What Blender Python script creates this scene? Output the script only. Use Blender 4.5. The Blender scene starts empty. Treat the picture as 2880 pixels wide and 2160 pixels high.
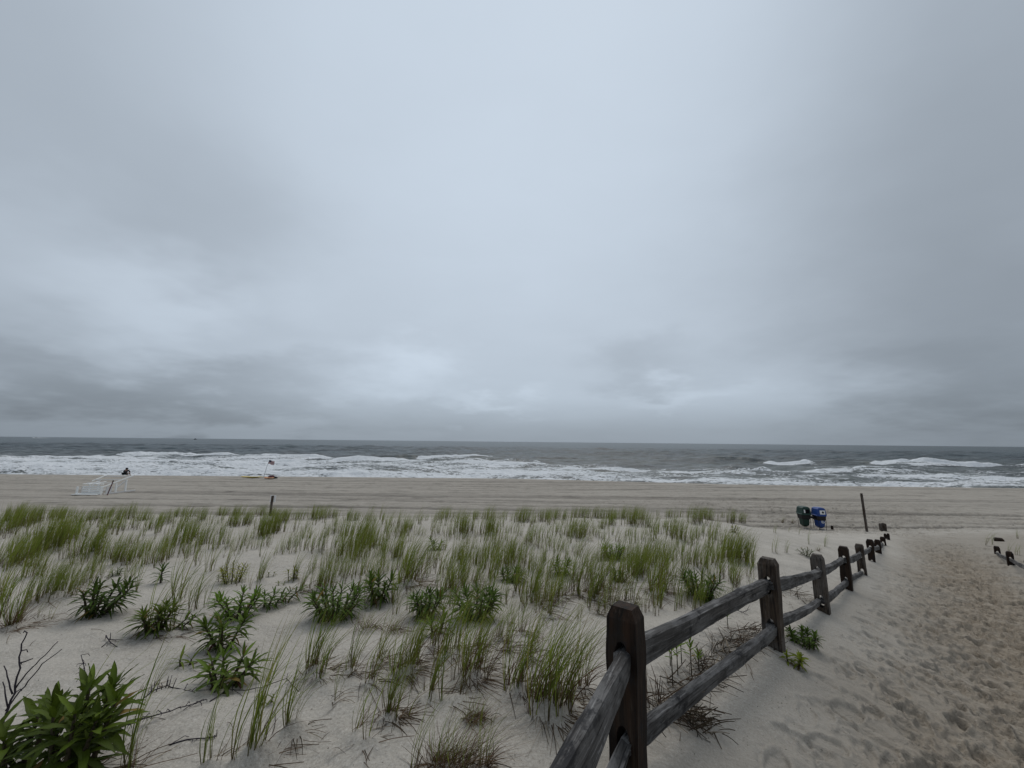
import bpy, bmesh, math, random
import numpy as np
from mathutils import Vector, Matrix

SC = bpy.context.scene
COL = SC.collection
R = math.radians

# ------------------------------------------------------------------ camera
FPX, PITCH, ROLL = 1090.0, R(8.45), R(0.577)      # focal length in pixels of the 2880 px wide photograph
CZ = 4.55                                          # eye height above the raked beach
cam_d = bpy.data.cameras.new("camera")
cam = bpy.data.objects.new("camera", cam_d)
COL.objects.link(cam)
cam_d.sensor_width = 36.0
cam_d.lens = 36.0 * FPX / 2880.0
cam_d.clip_start, cam_d.clip_end = 0.05, 40000.0
cam.matrix_world = (Matrix.Translation((0, 0, CZ)) @ Matrix.Rotation(R(90) + PITCH, 4, 'X') @ Matrix.Rotation(ROLL, 4, 'Z'))
SC.camera = cam

def ray(px, py):
    """direction through a pixel of the photograph, scaled to one metre seaward"""
    x, y = (px - 1440) / FPX, (py - 1080) / FPX
    u = x * math.cos(ROLL) + y * math.sin(ROLL)
    v = -x * math.sin(ROLL) + y * math.cos(ROLL)
    d = np.array([u, math.cos(PITCH) + v * math.sin(PITCH), math.sin(PITCH) - v * math.cos(PITCH)])
    return d / d[1]

def depth(p):
    return p[1] * math.cos(PITCH) + (p[2] - CZ) * math.sin(PITCH)

# ------------------------------------------------------------------ world, sun, exposure
SUN_EL, SUN_AZ = R(58), R(12)                      # high, slightly right of straight out to sea
world = bpy.data.worlds.new("World")
SC.world = world
world.use_nodes = True
SC.view_settings.view_transform = 'Standard'
SC.view_settings.look = 'None'
SC.view_settings.exposure = 0.0
SC.view_settings.gamma = 1.0
SC.cycles.use_denoising = True
SC.cycles.max_bounces = 6
SC.cycles.transparent_max_bounces = 8

class NT:
    """small helper for wiring shader nodes"""
    def __init__(s, tree):
        s.t = tree
        tree.nodes.clear()
    def n(s, kind, **kw):
        nd = s.t.nodes.new(kind)
        for k, v in kw.items():
            setattr(nd, k, v)
        return nd
    def put(s, sock, v):
        if hasattr(v, 'is_output'):
            s.t.links.new(v, sock)
        elif v is not None:
            sock.default_value = v
    def m(s, op, a, b=None, c=None, clamp=False):
        nd = s.n('ShaderNodeMath', operation=op, use_clamp=clamp)
        for i, v in enumerate((a, b, c)):
            s.put(nd.inputs[i], v)
        return nd.outputs[0]
    def vm(s, op, a, b=None, scale=None):
        nd = s.n('ShaderNodeVectorMath', operation=op)
        s.put(nd.inputs[0], a)
        if b is not None: s.put(nd.inputs[1], b)
        if scale is not None: s.put(nd.inputs['Scale'], scale)
        return nd.outputs['Value'] if op in ('DOT_PRODUCT', 'LENGTH') else nd.outputs[0]
    def ramp(s, v, a, b, lo=0.0, hi=1.0, kind='SMOOTHSTEP'):
        nd = s.n('ShaderNodeMapRange', interpolation_type=kind)
        s.put(nd.inputs[0], v)
        for i, x in zip((1, 2, 3, 4), (a, b, lo, hi)): s.put(nd.inputs[i], x)
        return nd.outputs[0]
    def curve(s, v, pts):
        nd = s.n('ShaderNodeValToRGB')
        e = nd.color_ramp.elements
        while len(e) < len(pts): e.new(0.5)
        for el, (p, c) in zip(e, pts):
            el.position = p
            el.color = (c, c, c, 1) if not isinstance(c, tuple) else (*c, 1)
        s.put(nd.inputs[0], v)
        return nd.outputs[0]
    def mix(s, f, a, b, blend='MIX'):
        nd = s.n('ShaderNodeMix', data_type='RGBA', blend_type=blend)
        s.put(nd.inputs[0], f)
        for i, v in ((6, a), (7, b)):
            s.put(nd.inputs[i], (*v, 1) if isinstance(v, tuple) and len(v) == 3 else v)
        return nd.outputs[2]
    def noise(s, vec, scale, detail=3.0, rough=0.5, out='Fac', dist=0.0, dim='3D'):
        nd = s.n('ShaderNodeTexNoise', noise_dimensions=dim)
        s.put(nd.inputs['Vector'], vec)
        nd.inputs['Scale'].default_value = scale
        nd.inputs['Detail'].default_value = detail
        nd.inputs['Roughness'].default_value = rough
        nd.inputs['Distortion'].default_value = dist
        return nd.outputs[out]
    def mapping(s, vec, scale=(1, 1, 1), rot=(0, 0, 0), loc=(0, 0, 0)):
        nd = s.n('ShaderNodeMapping')
        s.put(nd.inputs[0], vec)
        nd.inputs['Scale'].default_value = scale
        nd.inputs['Rotation'].default_value = rot
        nd.inputs['Location'].default_value = loc
        return nd.outputs[0]
    def comb(s, x, y, z):
        nd = s.n('ShaderNodeCombineXYZ')
        for i, v in enumerate((x, y, z)): s.put(nd.inputs[i], v)
        return nd.outputs[0]
    def sep(s, v):
        nd = s.n('ShaderNodeSeparateXYZ')
        s.put(nd.inputs[0], v)
        return nd.outputs

def build_sky():
    w = NT(world.node_tree)
    d = w.vm('NORMALIZE', w.n('ShaderNodeTexCoord').outputs['Generated'])
    x, y, z = w.sep(d)[:]
    zc = w.m('MAXIMUM', z, 0.0)
    # clouds live on a sheet overhead: project the direction onto it
    k = w.m('DIVIDE', 1.0, w.m('ADD', zc, 0.24))
    sheet = w.comb(w.m('MULTIPLY', x, k), w.m('MULTIPLY', y, k), 0.0)
    big = w.noise(sheet, 0.85, 4, 0.48, dist=0.35)
    fine = w.noise(w.mapping(sheet, (1, 1.4, 1), loc=(7, 3, 0)), 2.6, 5, 0.55, dist=0.25)
    lum = w.curve(zc, [(0.0, .34), (.03, .37), (.065, .45), (.11, .55), (.25, .585), (.5, .62), (.8, .65), (1.0, .95)])
    az = w.m('DIVIDE', y, w.m('SQRT', w.m('ADD', w.m('ADD', w.m('MULTIPLY', x, x), w.m('MULTIPLY', y, y)), 1e-4)))
    lum = w.m('MULTIPLY', lum, w.curve(w.m('MULTIPLY_ADD', az, .5, .5), [(0.0, .62), (.5, .62), (.8, .82), (.93, .965), (1.0, 1.0)]))
    # thicker and thinner patches of the overcast
    warp = w.vm('SCALE', w.vm('SUBTRACT', w.noise(sheet, 1.6, 4, 0.55, out='Color'), (.5, .5, .5)), scale=.34)
    dw = w.vm('NORMALIZE', w.vm('ADD', d, warp))
    lobes = [(1850, 240, 34, 1.0, .03), (900, 60, 30, 1.0, .03), (2600, 600, 30, 1.0, -.22), (2900, 950, 26, 1.4, -.17), (2860, 60, 22, 1, -.07), (-40, 60, 26, 1, -.07), (130, 390, 20, 1.0, -.05), (620, 650, 17, 1.3, -.12),
             (0, 640, 13, 1.6, .09), (480, 835, 11, 1.7, .17), (800, 850, 10, 1.7, .05), (130, 1075, 20, 2.8, -.20), (780, 1105, 15, 3.0, -.14), (440, 1110, 18, 3.2, -.15), (1150, 1190, 16, 4.5, -.05), (800, 920, 9, 1.8, -.03),
             (1170, 1030, 11, 2.2, .14), (1390, 1135, 9, 3.0, .13), (1180, 1110, 8, 2.8, .05), (1880, 1120, 9, 3.2, .09), (1800, 1040, 13, 2.4, -.13), (2650, 1060, 16, 2.4, -.15), (2250, 1150, 10, 3, .03), (1350, 640, 24, 1.2, .03)]
    for px, py, rad, squash, g in lobes:
        v = ray(px, py); v = v / np.linalg.norm(v)
        df = w.vm('MULTIPLY', w.vm('SUBTRACT', dw, tuple(float(a) for a in v)), (1.0, 1.0, squash))
        lum = w.m('MULTIPLY', lum, w.m('ADD', 1.0, w.ramp(w.vm('LENGTH', df), R(rad), 0.0, 0.0, g * 1.15)))
    lum = w.m('MULTIPLY', lum, w.m('MULTIPLY_ADD', w.m('SUBTRACT', big, .5), .13, 1.0))
    lum = w.m('MULTIPLY', lum, w.m('MULTIPLY_ADD', w.m('SUBTRACT', fine, .5), .07, 1.0))
    tint = w.mix(w.ramp(zc, 0, .3), (.86, 1, 1.155), (.873, 1, 1.15))
    cloud = w.vm('SCALE', tint, scale=w.m('MULTIPLY', lum, 10.0))
    sky = w.n('ShaderNodeTexSky', sky_type='NISHITA', sun_disc=False)
    sky.sun_elevation, sky.sun_rotation = SUN_EL, SUN_AZ
    col = w.mix(.985, sky.outputs[0], cloud)
    bg = w.n('ShaderNodeBackground')
    w.put(bg.inputs[0], col)
    bg.inputs[1].default_value = 0.1
    w.t.links.new(bg.outputs[0], w.n('ShaderNodeOutputWorld').inputs[0])

build_sky()
sun_d = bpy.data.lights.new("sun", 'SUN')
sun_d.energy, sun_d.angle, sun_d.color = 1.25, R(45), (1.0, .93, .84)
sun = bpy.data.objects.new("sun", sun_d)
COL.objects.link(sun)
sdir = Vector((math.sin(SUN_AZ) * math.cos(SUN_EL), math.cos(SUN_AZ) * math.cos(SUN_EL), math.sin(SUN_EL)))
sun.rotation_euler = sdir.to_track_quat('Z', 'Y').to_euler()

# ------------------------------------------------------------------ numeric helpers
RNG = np.random.default_rng(11)
random.seed(11)

def _hash(ix, iy, seed):
    h = (ix.astype(np.int64) * 374761393 + iy.astype(np.int64) * 668265263 + seed * 144269) & 0xffffffff
    h = ((h ^ (h >> 13)) * 1274126177) & 0xffffffff
    return ((h ^ (h >> 16)) & 0xffff) / 65535.0

def vnoise(x, y, seed=0):
    ix, iy = np.floor(x), np.floor(y)
    fx, fy = x - ix, y - iy
    fx, fy = fx * fx * fx * (fx * (fx * 6 - 15) + 10), fy * fy * fy * (fy * (fy * 6 - 15) + 10)
    a, b = _hash(ix, iy, seed), _hash(ix + 1, iy, seed)
    c, d = _hash(ix, iy + 1, seed), _hash(ix + 1, iy + 1, seed)
    return (a * (1 - fx) + b * fx) * (1 - fy) + (c * (1 - fx) + d * fx) * fy

def fbm(x, y, seed=0, octs=4, gain=.5):
    s, a, t = 0, 1.0, 0
    for i in range(octs):
        s = s + a * (vnoise(x * 2.03 ** i, y * 2.03 ** i, seed + i * 17) - .5)
        t += a; a *= gain
    return s / t * 2

def sstep(a, b, x):
    t = np.clip((x - a) / (b - a), 0, 1)
    return t * t * (3 - 2 * t)

# ------------------------------------------------------------------ terrain (D is the drop below the eye)
FENCE = [(-.60, -.12), (.56, 2.02), (2.33, 3.70), (4.07, 5.42), (5.83, 7.13), (7.58, 8.84), (9.33, 10.54), (11.08, 12.26), (12.82, 13.97)]
FTOP = [.60, .781, 1.02, 1.44, 1.76, 2.13, 2.42, 2.82, 3.12]
CTRL = [(-.6, -.12, 1.46), (.56, 2.02, 1.50), (2.35, 3.7, 1.75), (4.1, 5.42, 2.13), (5.86, 7.13, 2.44), (7.6, 8.84, 2.73), (9.35, 10.54, 2.96), (11.1, 12.26, 3.22), (12.85, 13.97, 3.42), (14.6, 15.7, 3.56), (16.5, 18.0, 3.95)]
for (x, y, dd), drop, rise in zip(CTRL[1:10], [.42, .42, .36, .3, .26, .24, .2, .15, .08], [.4, .4, .32, .28, .22, .2, .17, .12, .05]):
    CTRL += [(x + .8, y - .8, dd + drop), (x + 1.5, y - 1.5, dd + drop), (x + 2.25, y - 2.25, dd + rise)]
CTRL += [(14.5, 11.84, 3.35), (16.2, 13.5, 3.53), (12.8, 10.1, 3.15), (9, 6.2, 2.7), (6, 3.0, 2.3), (4, .5, 2.0), (19, 17.5, 4.0), (17.5, 11.5, 3.3), (20, 14, 3.5), (22, 17.5, 3.9), (26, 18, 3.9), (12, 6, 2.7), (8, 2, 2.2), (16, 9, 3.0), (24, 12, 3.3)]
for x in (-16, -11, -7, -4, -1.5):
    CTRL += [(x, .3, 1.46), (x, 2.1, 1.52), (x, 4, 1.63), (x, 6.2, 1.78), (x, 8.4, 1.96), (x, 10.5, 2.11), (x, 12, 2.28), (x, 13.4, 2.58), (x, 16, 3.4), (x, 19, 4.3), (x, 22, 4.55)]
CTRL += [(1, 4.2, 1.64), (1.6, 6.2, 1.8), (3.2, 8.4, 1.98), (1.5, 10, 2.07), (4.5, 10.5, 2.15), (1.5, 12, 2.28), (5.6, 12, 2.29), (7.2, 12.2, 2.48), (8.6, 12.6, 2.72), (1.5, 13.4, 2.58), (5.5, 13.8, 2.68),
         (8, 14.5, 3.05), (10, 13.2, 2.98), (12, 15.5, 3.5), (1.5, 16, 3.4), (6, 16.5, 3.5), (9.5, 17.5, 3.9), (13, 18.5, 4.1), (1.5, 19, 4.3), (6, 20, 4.4), (12, 21, 4.5), (16, 21.5, 4.53), (20, 21.5, 4.53), (24, 22, 4.5), (30, 22, 4.45)]
for x in (-30, -22, -14, -6, 2, 10, 18, 26, 34):
    CTRL += [(x, 26, 4.55), (x, 32, 4.55)]
for x in (-26, -36):
    CTRL += [(x, 2, 1.5), (x, 6.2, 1.78), (x, 10.5, 2.11), (x, 12, 2.28), (x, 13.4, 2.58), (x, 16, 3.4), (x, 19, 4.3), (x, 22, 4.55)]
CTRL += [(-36, -8, 1.4), (-15, -8, 1.4), (0, -8, 1.4), (5, -4, 1.7), (15, -5, 2.0), (30, -6, 2.3), (34, 8, 3.0), (34, 15, 3.6)]
CP = np.array(CTRL)

def _tps_k(r2):
    return np.where(r2 > 1e-12, r2 * np.log(np.maximum(r2, 1e-12)), 0.0)

def _fit():
    n = len(CP)
    xy = CP[:, :2]
    r2 = ((xy[:, None] - xy[None]) ** 2).sum(-1)
    A = np.zeros((n + 3, n + 3))
    A[:n, :n] = _tps_k(r2) + np.eye(n) * .25
    A[:n, n] = 1; A[:n, n + 1:] = xy
    A[n, :n] = 1; A[n + 1:, :n] = xy.T
    return np.linalg.solve(A, np.r_[CP[:, 2], 0, 0, 0])
TPS = _fit()
BERM_X = np.array([-400, -58, -20, 0, 8, 16, 24, 36, 53, 400.0])
BERM_Y = np.array([44.5, 45.2, 45.9, 46.1, 44.9, 43.2, 42.0, 41.4, 41.0, 40.0])
SEA_D = 7.0

def drop(x, y, noise=True):
    x, y = np.asarray(x, float), np.asarray(y, float)
    shp = x.shape
    x, y = x.ravel(), y.ravel()
    xc, yc = np.clip(x, -36, 34), np.clip(y, -8, 32)
    out = np.empty_like(x)
    n = len(CP)
    for i in range(0, len(x), 60000):
        a, b = xc[i:i + 60000], yc[i:i + 60000]
        r2 = (a[:, None] - CP[:, 0]) ** 2 + (b[:, None] - CP[:, 1]) ** 2
        out[i:i + 60000] = _tps_k(r2) @ TPS[:n] + TPS[n] + a * TPS[n + 1] + b * TPS[n + 2]
    by = np.interp(x, BERM_X, BERM_Y)
    beach = 4.55 - .25 * sstep(by - 9, by - .5, y) + .95 * sstep(by - .2, by + 9, y) + 2.6 * sstep(by + 6, by + 32, y) + np.clip(y - by - 40, 0, 4000) * .01
    out = out * (1 - sstep(21, 25, y)) + beach * sstep(21, 25, y)
    if noise:
        dune = 1 - sstep(16, 20, y)
        out = out - dune * (.075 * fbm(x * .55, y * .8, 3, 3) + .032 * fbm(x * 1.7, y * 2.4, 9, 3)) * sstep(-.3, 2.5, fence_offset(x, y) * -1 + 1.2)
    return out.reshape(shp)

_FA = np.array(FENCE[1:] + [(14.6, 15.7), (18.5, 19.6)])
def fence_offset(x, y):
    """signed distance right of the fence line (towards the path)"""
    best = np.full(np.shape(x), 1e9); sgn = np.ones(np.shape(x))
    pts = np.vstack([[(-1.2, -1.2)], _FA])
    for a, b in zip(pts[:-1], pts[1:]):
        d = b - a; L = np.hypot(*d); d = d / L
        t = np.clip((x - a[0]) * d[0] + (y - a[1]) * d[1], 0, L)
        dx, dy = x - a[0] - d[0] * t, y - a[1] - d[1] * t
        r = np.hypot(dx, dy); s = np.sign(dx * d[1] - dy * d[0])
        m = r < best
        best = np.where(m, r, best); sgn = np.where(m, s, sgn)
    return best * sgn

def ground_z(x, y):
    return CZ - float(drop(np.array([x]), np.array([y]))[0])

_YS = np.geomspace(.9, 75, 900)
def at(px, py):
    """the spot on the ground seen at a pixel of the photograph"""
    d = ray(px, py)
    D = drop(_YS * d[0], _YS)
    f = -d[2] * _YS - D
    k = int(np.argmax(f >= 0)) if (f >= 0).any() else len(_YS) - 1
    a = _YS[max(k - 1, 0)]; b = _YS[k]
    if k > 0:
        f0, f1 = f[k - 1], f[k]
        Y = a + (b - a) * (-f0) / max(f1 - f0, 1e-9)
    else:
        Y = b
    return np.array([d[0] * Y, Y, ground_z(d[0] * Y, Y)])

def mesh_np(name, V, Fq, cols=None, smooth=True, attrs=None):
    me = bpy.data.meshes.new(name)
    V = np.asarray(V, np.float32); Fq = np.asarray(Fq, np.int32)
    k = Fq.shape[1]
    me.vertices.add(len(V)); me.vertices.foreach_set('co', V.ravel())
    me.loops.add(Fq.size); me.loops.foreach_set('vertex_index', Fq.ravel())
    me.polygons.add(len(Fq))
    me.polygons.foreach_set('loop_start', np.arange(0, Fq.size, k, dtype=np.int32))
    me.polygons.foreach_set('loop_total', np.full(len(Fq), k, np.int32))
    me.polygons.foreach_set('use_smooth', np.full(len(Fq), smooth))
    me.update(calc_edges=True)
    if cols is not None:
        c = np.c_[np.asarray(cols, np.float32), np.ones(len(V), np.float32)]
        me.color_attributes.new('Col', 'FLOAT_COLOR', 'POINT').data.foreach_set('color', c.ravel())
    for nm, a in (attrs or {}).items():
        me.attributes.new(nm, 'FLOAT', 'POINT').data.foreach_set('value', np.asarray(a, np.float32))
    return me

def link(name, me, mat=None, parent=None, loc=None, rot=None, scale=None):
    o = bpy.data.objects.new(name, me)
    COL.objects.link(o)
    if mat is not None and me is not None and not me.materials:
        me.materials.append(mat)
    if loc is not None: o.location = loc
    if rot is not None: o.rotation_euler = rot
    if scale is not None: o.scale = scale
    if parent is not None: o.parent = parent
    return o

def tag(o, label=None, cat=None, group=None, kind=None):
    if label: o['label'] = label
    if cat: o['category'] = cat
    if group: o['group'] = group
    if kind: o['kind'] = kind
    return o

def thing(name, label, cat, loc=(0, 0, 0), rz=0.0, group=None):
    o = bpy.data.objects.new(name, None)
    COL.objects.link(o)
    o.empty_display_size = .2
    o.location = loc; o.rotation_euler = (0, 0, rz)
    return tag(o, label, cat, group)

# ------------------------------------------------------------------ materials
def new_mat(name):
    m = bpy.data.materials.new(name); m.use_nodes = True
    return m, NT(m.node_tree)

def finish(n, base, rough=.7, spec=.3, normal=None, metal=0.0, extra=None):
    b = n.n('ShaderNodeBsdfPrincipled')
    n.put(b.inputs['Base Color'], (*base, 1) if isinstance(base, tuple) else base)
    n.put(b.inputs['Roughness'], rough)
    n.put(b.inputs['Specular IOR Level'], spec)
    n.put(b.inputs['Metallic'], metal)
    if normal is not None: n.put(b.inputs['Normal'], normal)
    for k, v in (extra or {}).items(): n.put(b.inputs[k], v)
    out = n.n('ShaderNodeOutputMaterial')
    n.t.links.new(b.outputs[0], out.inputs[0])
    return b, out

def bump(n, h, strength=.3, dist=.01, normal=None):
    b = n.n('ShaderNodeBump')
    b.inputs['Strength'].default_value = strength
    b.inputs['Distance'].default_value = dist
    n.put(b.inputs['Height'], h)
    if normal is not None: n.put(b.inputs['Normal'], normal)
    return b.outputs[0]

def sand_material():
    m, n = new_mat('sand')
    P = n.n('ShaderNodeTexCoord').outputs['Object']
    path = n.n('ShaderNodeAttribute', attribute_name='trodden').outputs['Fac']
    shade_damp = n.n('ShaderNodeAttribute', attribute_name='shade_damp').outputs['Fac']
    coarse = n.n('ShaderNodeAttribute', attribute_name='coarse').outputs['Fac']
    grain = n.noise(P, 420, 2, .7)
    grain2 = n.noise(P, 70, 4, .7)
    blotch = n.noise(P, 1.7, 5, .6)
    base = n.mix(n.ramp(blotch, .3, .7), (.345, .318, .278), (.405, .376, .332))
    base = n.mix(n.ramp(grain2, .48, .72), base, (.50, .47, .425))
    base = n.mix(n.m('MULTIPLY', n.ramp(grain2, .46, .30), .55), base, (.16, .145, .125))
    base = n.mix(coarse, base, n.mix(blotch, (.232, .206, .170), (.305, .277, .236)))
    base = n.mix(n.m('MULTIPLY', n.ramp(grain, .60, .70), .7), base, (.075, .066, .06))
    base = n.mix(n.m('MULTIPLY', n.ramp(grain, .40, .30), .5), base, (.62, .59, .55))
    brown = n.mix(n.ramp(n.noise(P, 9, 5, .7), .35, .65), (.212, .174, .130), (.300, .257, .202))
    chips = n.ramp(n.noise(n.mapping(P, (1, 1, 1), (0, 0, .7)), 34, 4, .7, dist=.6), .55, .68)
    brown = n.mix(n.m('MULTIPLY', chips, .5), brown, (.075, .056, .040))
    k = n.m('MULTIPLY', path, n.ramp(n.noise(P, 2.2, 6, .68), .22, .58, .25, 1.0), clamp=True)
    base = n.mix(k, base, brown)
    base = n.mix(shade_damp, base, n.mix(.75, base, (.075, .066, .055)))  # darkens the colour for painted rut shading and for wet sand
    h = n.m('ADD', n.m('MULTIPLY', grain, .35), n.m('ADD', grain2, n.m('MULTIPLY', n.noise(P, 22, 4, .6), 1.3)))
    clod = n.m('MULTIPLY', n.m('ADD', n.noise(P, 22, 5, .75, dist=.5), n.ramp(n.noise(P, 9, 4, .7, dist=.8), .44, .50)), n.m('MULTIPLY_ADD', path, .85, n.m('MULTIPLY', coarse, .15)))
    nb = bump(n, h, .6, .012)
    nb = bump(n, clod, .50, .026, nb)
    finish(n, base, .85, .22, nb)
    return m

def wave_material():
    m, n = new_mat('sea_water')
    P = n.n('ShaderNodeTexCoord').outputs['Object']
    foam = n.n('ShaderNodeAttribute', attribute_name='foam').outputs['Fac']
    turb = n.n('ShaderNodeAttribute', attribute_name='silt').outputs['Fac']
    w1 = n.noise(n.mapping(P, (.28, .8, 1)), 1.0, 5, .62, dist=.4)
    w2 = n.noise(n.mapping(P, (1.1, 2.6, 1)), 1.0, 4, .6, dist=.3)
    far = n.noise(n.mapping(P, (.020, .055, 1)), 1.0, 4, .6, dist=.3)
    # foam: lacy sheets that break up where the water is less churned
    f1 = n.noise(n.mapping(P, (.085, .46, 1)), 1.0, 8, .70, dist=.6)
    f2 = n.noise(n.mapping(P, (1.3, 2.2, 1), loc=(3, 9, 0)), 1.0, 4, .65, dist=.8)
    fm = n.m('ADD', n.m('MULTIPLY', f1, .55), n.m('MULTIPLY', f2, .45))
    mask = n.m('MULTIPLY', n.ramp(n.m('SUBTRACT', fm, n.m('SUBTRACT', .74, n.m('MULTIPLY', foam, .43))), -.03, .05), .95)
    base = n.mix(turb, (.034, .054, .062), (.105, .115, .108))
    base = n.mix(n.ramp(far, .40, .62), base, n.mix(.6, base, (.016, .020, .024)))
    nb = bump(n, w1, .9, .55)
    nb = bump(n, w2, .7, .16, nb)
    b, out = finish(n, base, .34, .32, nb, extra={'IOR': 1.33})
    fb = n.n('ShaderNodeBsdfPrincipled')
    n.put(fb.inputs['Base Color'], n.mix(f2, (.46, .49, .52), (.86, .88, .90)))
    fb.inputs['Roughness'].default_value = .8
    fb.inputs['Specular IOR Level'].default_value = .2
    n.put(fb.inputs['Normal'], bump(n, n.m('ADD', f2, n.m('MULTIPLY', f1, .7)), .9, .35))
    mx = n.n('ShaderNodeMixShader')
    n.put(mx.inputs[0], mask)
    n.t.links.new(b.outputs[0], mx.inputs[1]); n.t.links.new(fb.outputs[0], mx.inputs[2])
    n.t.links.new(mx.outputs[0], out.inputs[0])
    return m

def wood_material(name, axis, dark, light, grey, grey_amt, knots=False, mould=0.0):
    m, n = new_mat(name)
    P = n.n('ShaderNodeTexCoord').outputs['Object']
    oi = n.n('ShaderNodeObjectInfo').outputs['Random']
    off = n.comb(n.m('MULTIPLY', oi, 37.0), n.m('MULTIPLY', oi, 11.0), n.m('MULTIPLY', oi, 23.0))
    Q = n.vm('ADD', P, off)
    st = lambda a, b: (a, b, b) if axis == 'X' else (b, b, a)
    g1 = n.noise(n.mapping(Q, st(1.6, 26)), 1.0, 6, .65, dist=.9)
    g2 = n.noise(n.mapping(Q, st(3.0, 72)), 1.0, 4, .7, dist=.3)
    patch = n.noise(n.mapping(Q, st(3.2, 7)), 1.0, 5, .65)
    base = n.mix(n.ramp(g1, .3, .7), dark, light)
    base = n.mix(n.m('MULTIPLY', n.ramp(patch, .42, .62), grey_amt), base, n.mix(g1, tuple(c * .55 for c in grey), grey))
    base = n.mix(n.m('MULTIPLY', n.ramp(g2, .54, .66), .85), base, tuple(c * .30 for c in dark))
    base = n.mix(n.m('MULTIPLY', n.ramp(g2, .44, .30), .40), base, tuple(min(c * 1.5, .5) for c in grey))
    if mould:
        base = n.mix(n.m('MULTIPLY', n.ramp(n.noise(n.mapping(Q, st(6, 9), loc=(5, 5, 5)), 1.0, 6, .75), .52, .66), mould), base, (.016, .016, .018))
    h = n.m('ADD', g1, n.m('MULTIPLY', g2, .7))
    finish(n, base, .82, .25, bump(n, h, .8, .006))
    return m

def plain(name, col, rough=.5, spec=.4, var=.12, scale=6.0, metal=0.0, bmp=0.0):
    m, n = new_mat(name)
    P = n.n('ShaderNodeTexCoord').outputs['Object']
    f = n.noise(P, scale, 5, .65)
    c = n.mix(f, tuple(x * (1 - var) for x in col), tuple(min(1, x * (1 + var)) for x in col))
    nb = bump(n, f, .5, bmp) if bmp else None
    finish(n, c, rough, spec, nb, metal)
    return m

def leaf_material(name, rough=.5, spec=.35, trans=.3, jitter=.25):
    m, n = new_mat(name)
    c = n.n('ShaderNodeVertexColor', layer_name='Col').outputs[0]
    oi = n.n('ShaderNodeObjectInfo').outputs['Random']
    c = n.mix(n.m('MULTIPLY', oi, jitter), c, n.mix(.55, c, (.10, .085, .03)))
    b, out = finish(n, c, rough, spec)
    t = n.n('ShaderNodeBsdfTranslucent')
    n.put(t.inputs[0], c)
    mx = n.n('ShaderNodeMixShader')
    mx.inputs[0].default_value = trans
    n.t.links.new(b.outputs[0], mx.inputs[1]); n.t.links.new(t.outputs[0], mx.inputs[2])
    n.t.links.new(mx.outputs[0], out.inputs[0])
    return m

M_SAND = sand_material()
M_SEA = wave_material()
M_POST = wood_material('post_wood', 'Z', (.004, .003, .0025), (.034, .0165, .0085), (.060, .047, .036), .25, mould=.65)
M_POSTG = wood_material('weathered_post_wood', 'Z', (.016, .011, .009), (.085, .060, .042), (.17, .155, .14), .65, mould=.5)
M_RAIL = wood_material('grey_rail_wood', 'X', (.022, .020, .019), (.105, .100, .097), (.27, .265, .262), .5, mould=.95)
M_GRASS = leaf_material('grass_blade', .7, .06, .45, .16)
M_LEAF = leaf_material('plant_leaf', .6, .14, .22, .12)
M_STEM = plain('plant_stem', (.06, .05, .03), .7, .2, .3, 30)
M_TWIG = plain('dead_twig', (.035, .030, .038), .85, .15, .4, 60)
M_STRAW = leaf_material('dry_straw', .8, .15, .1, .3)

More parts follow.
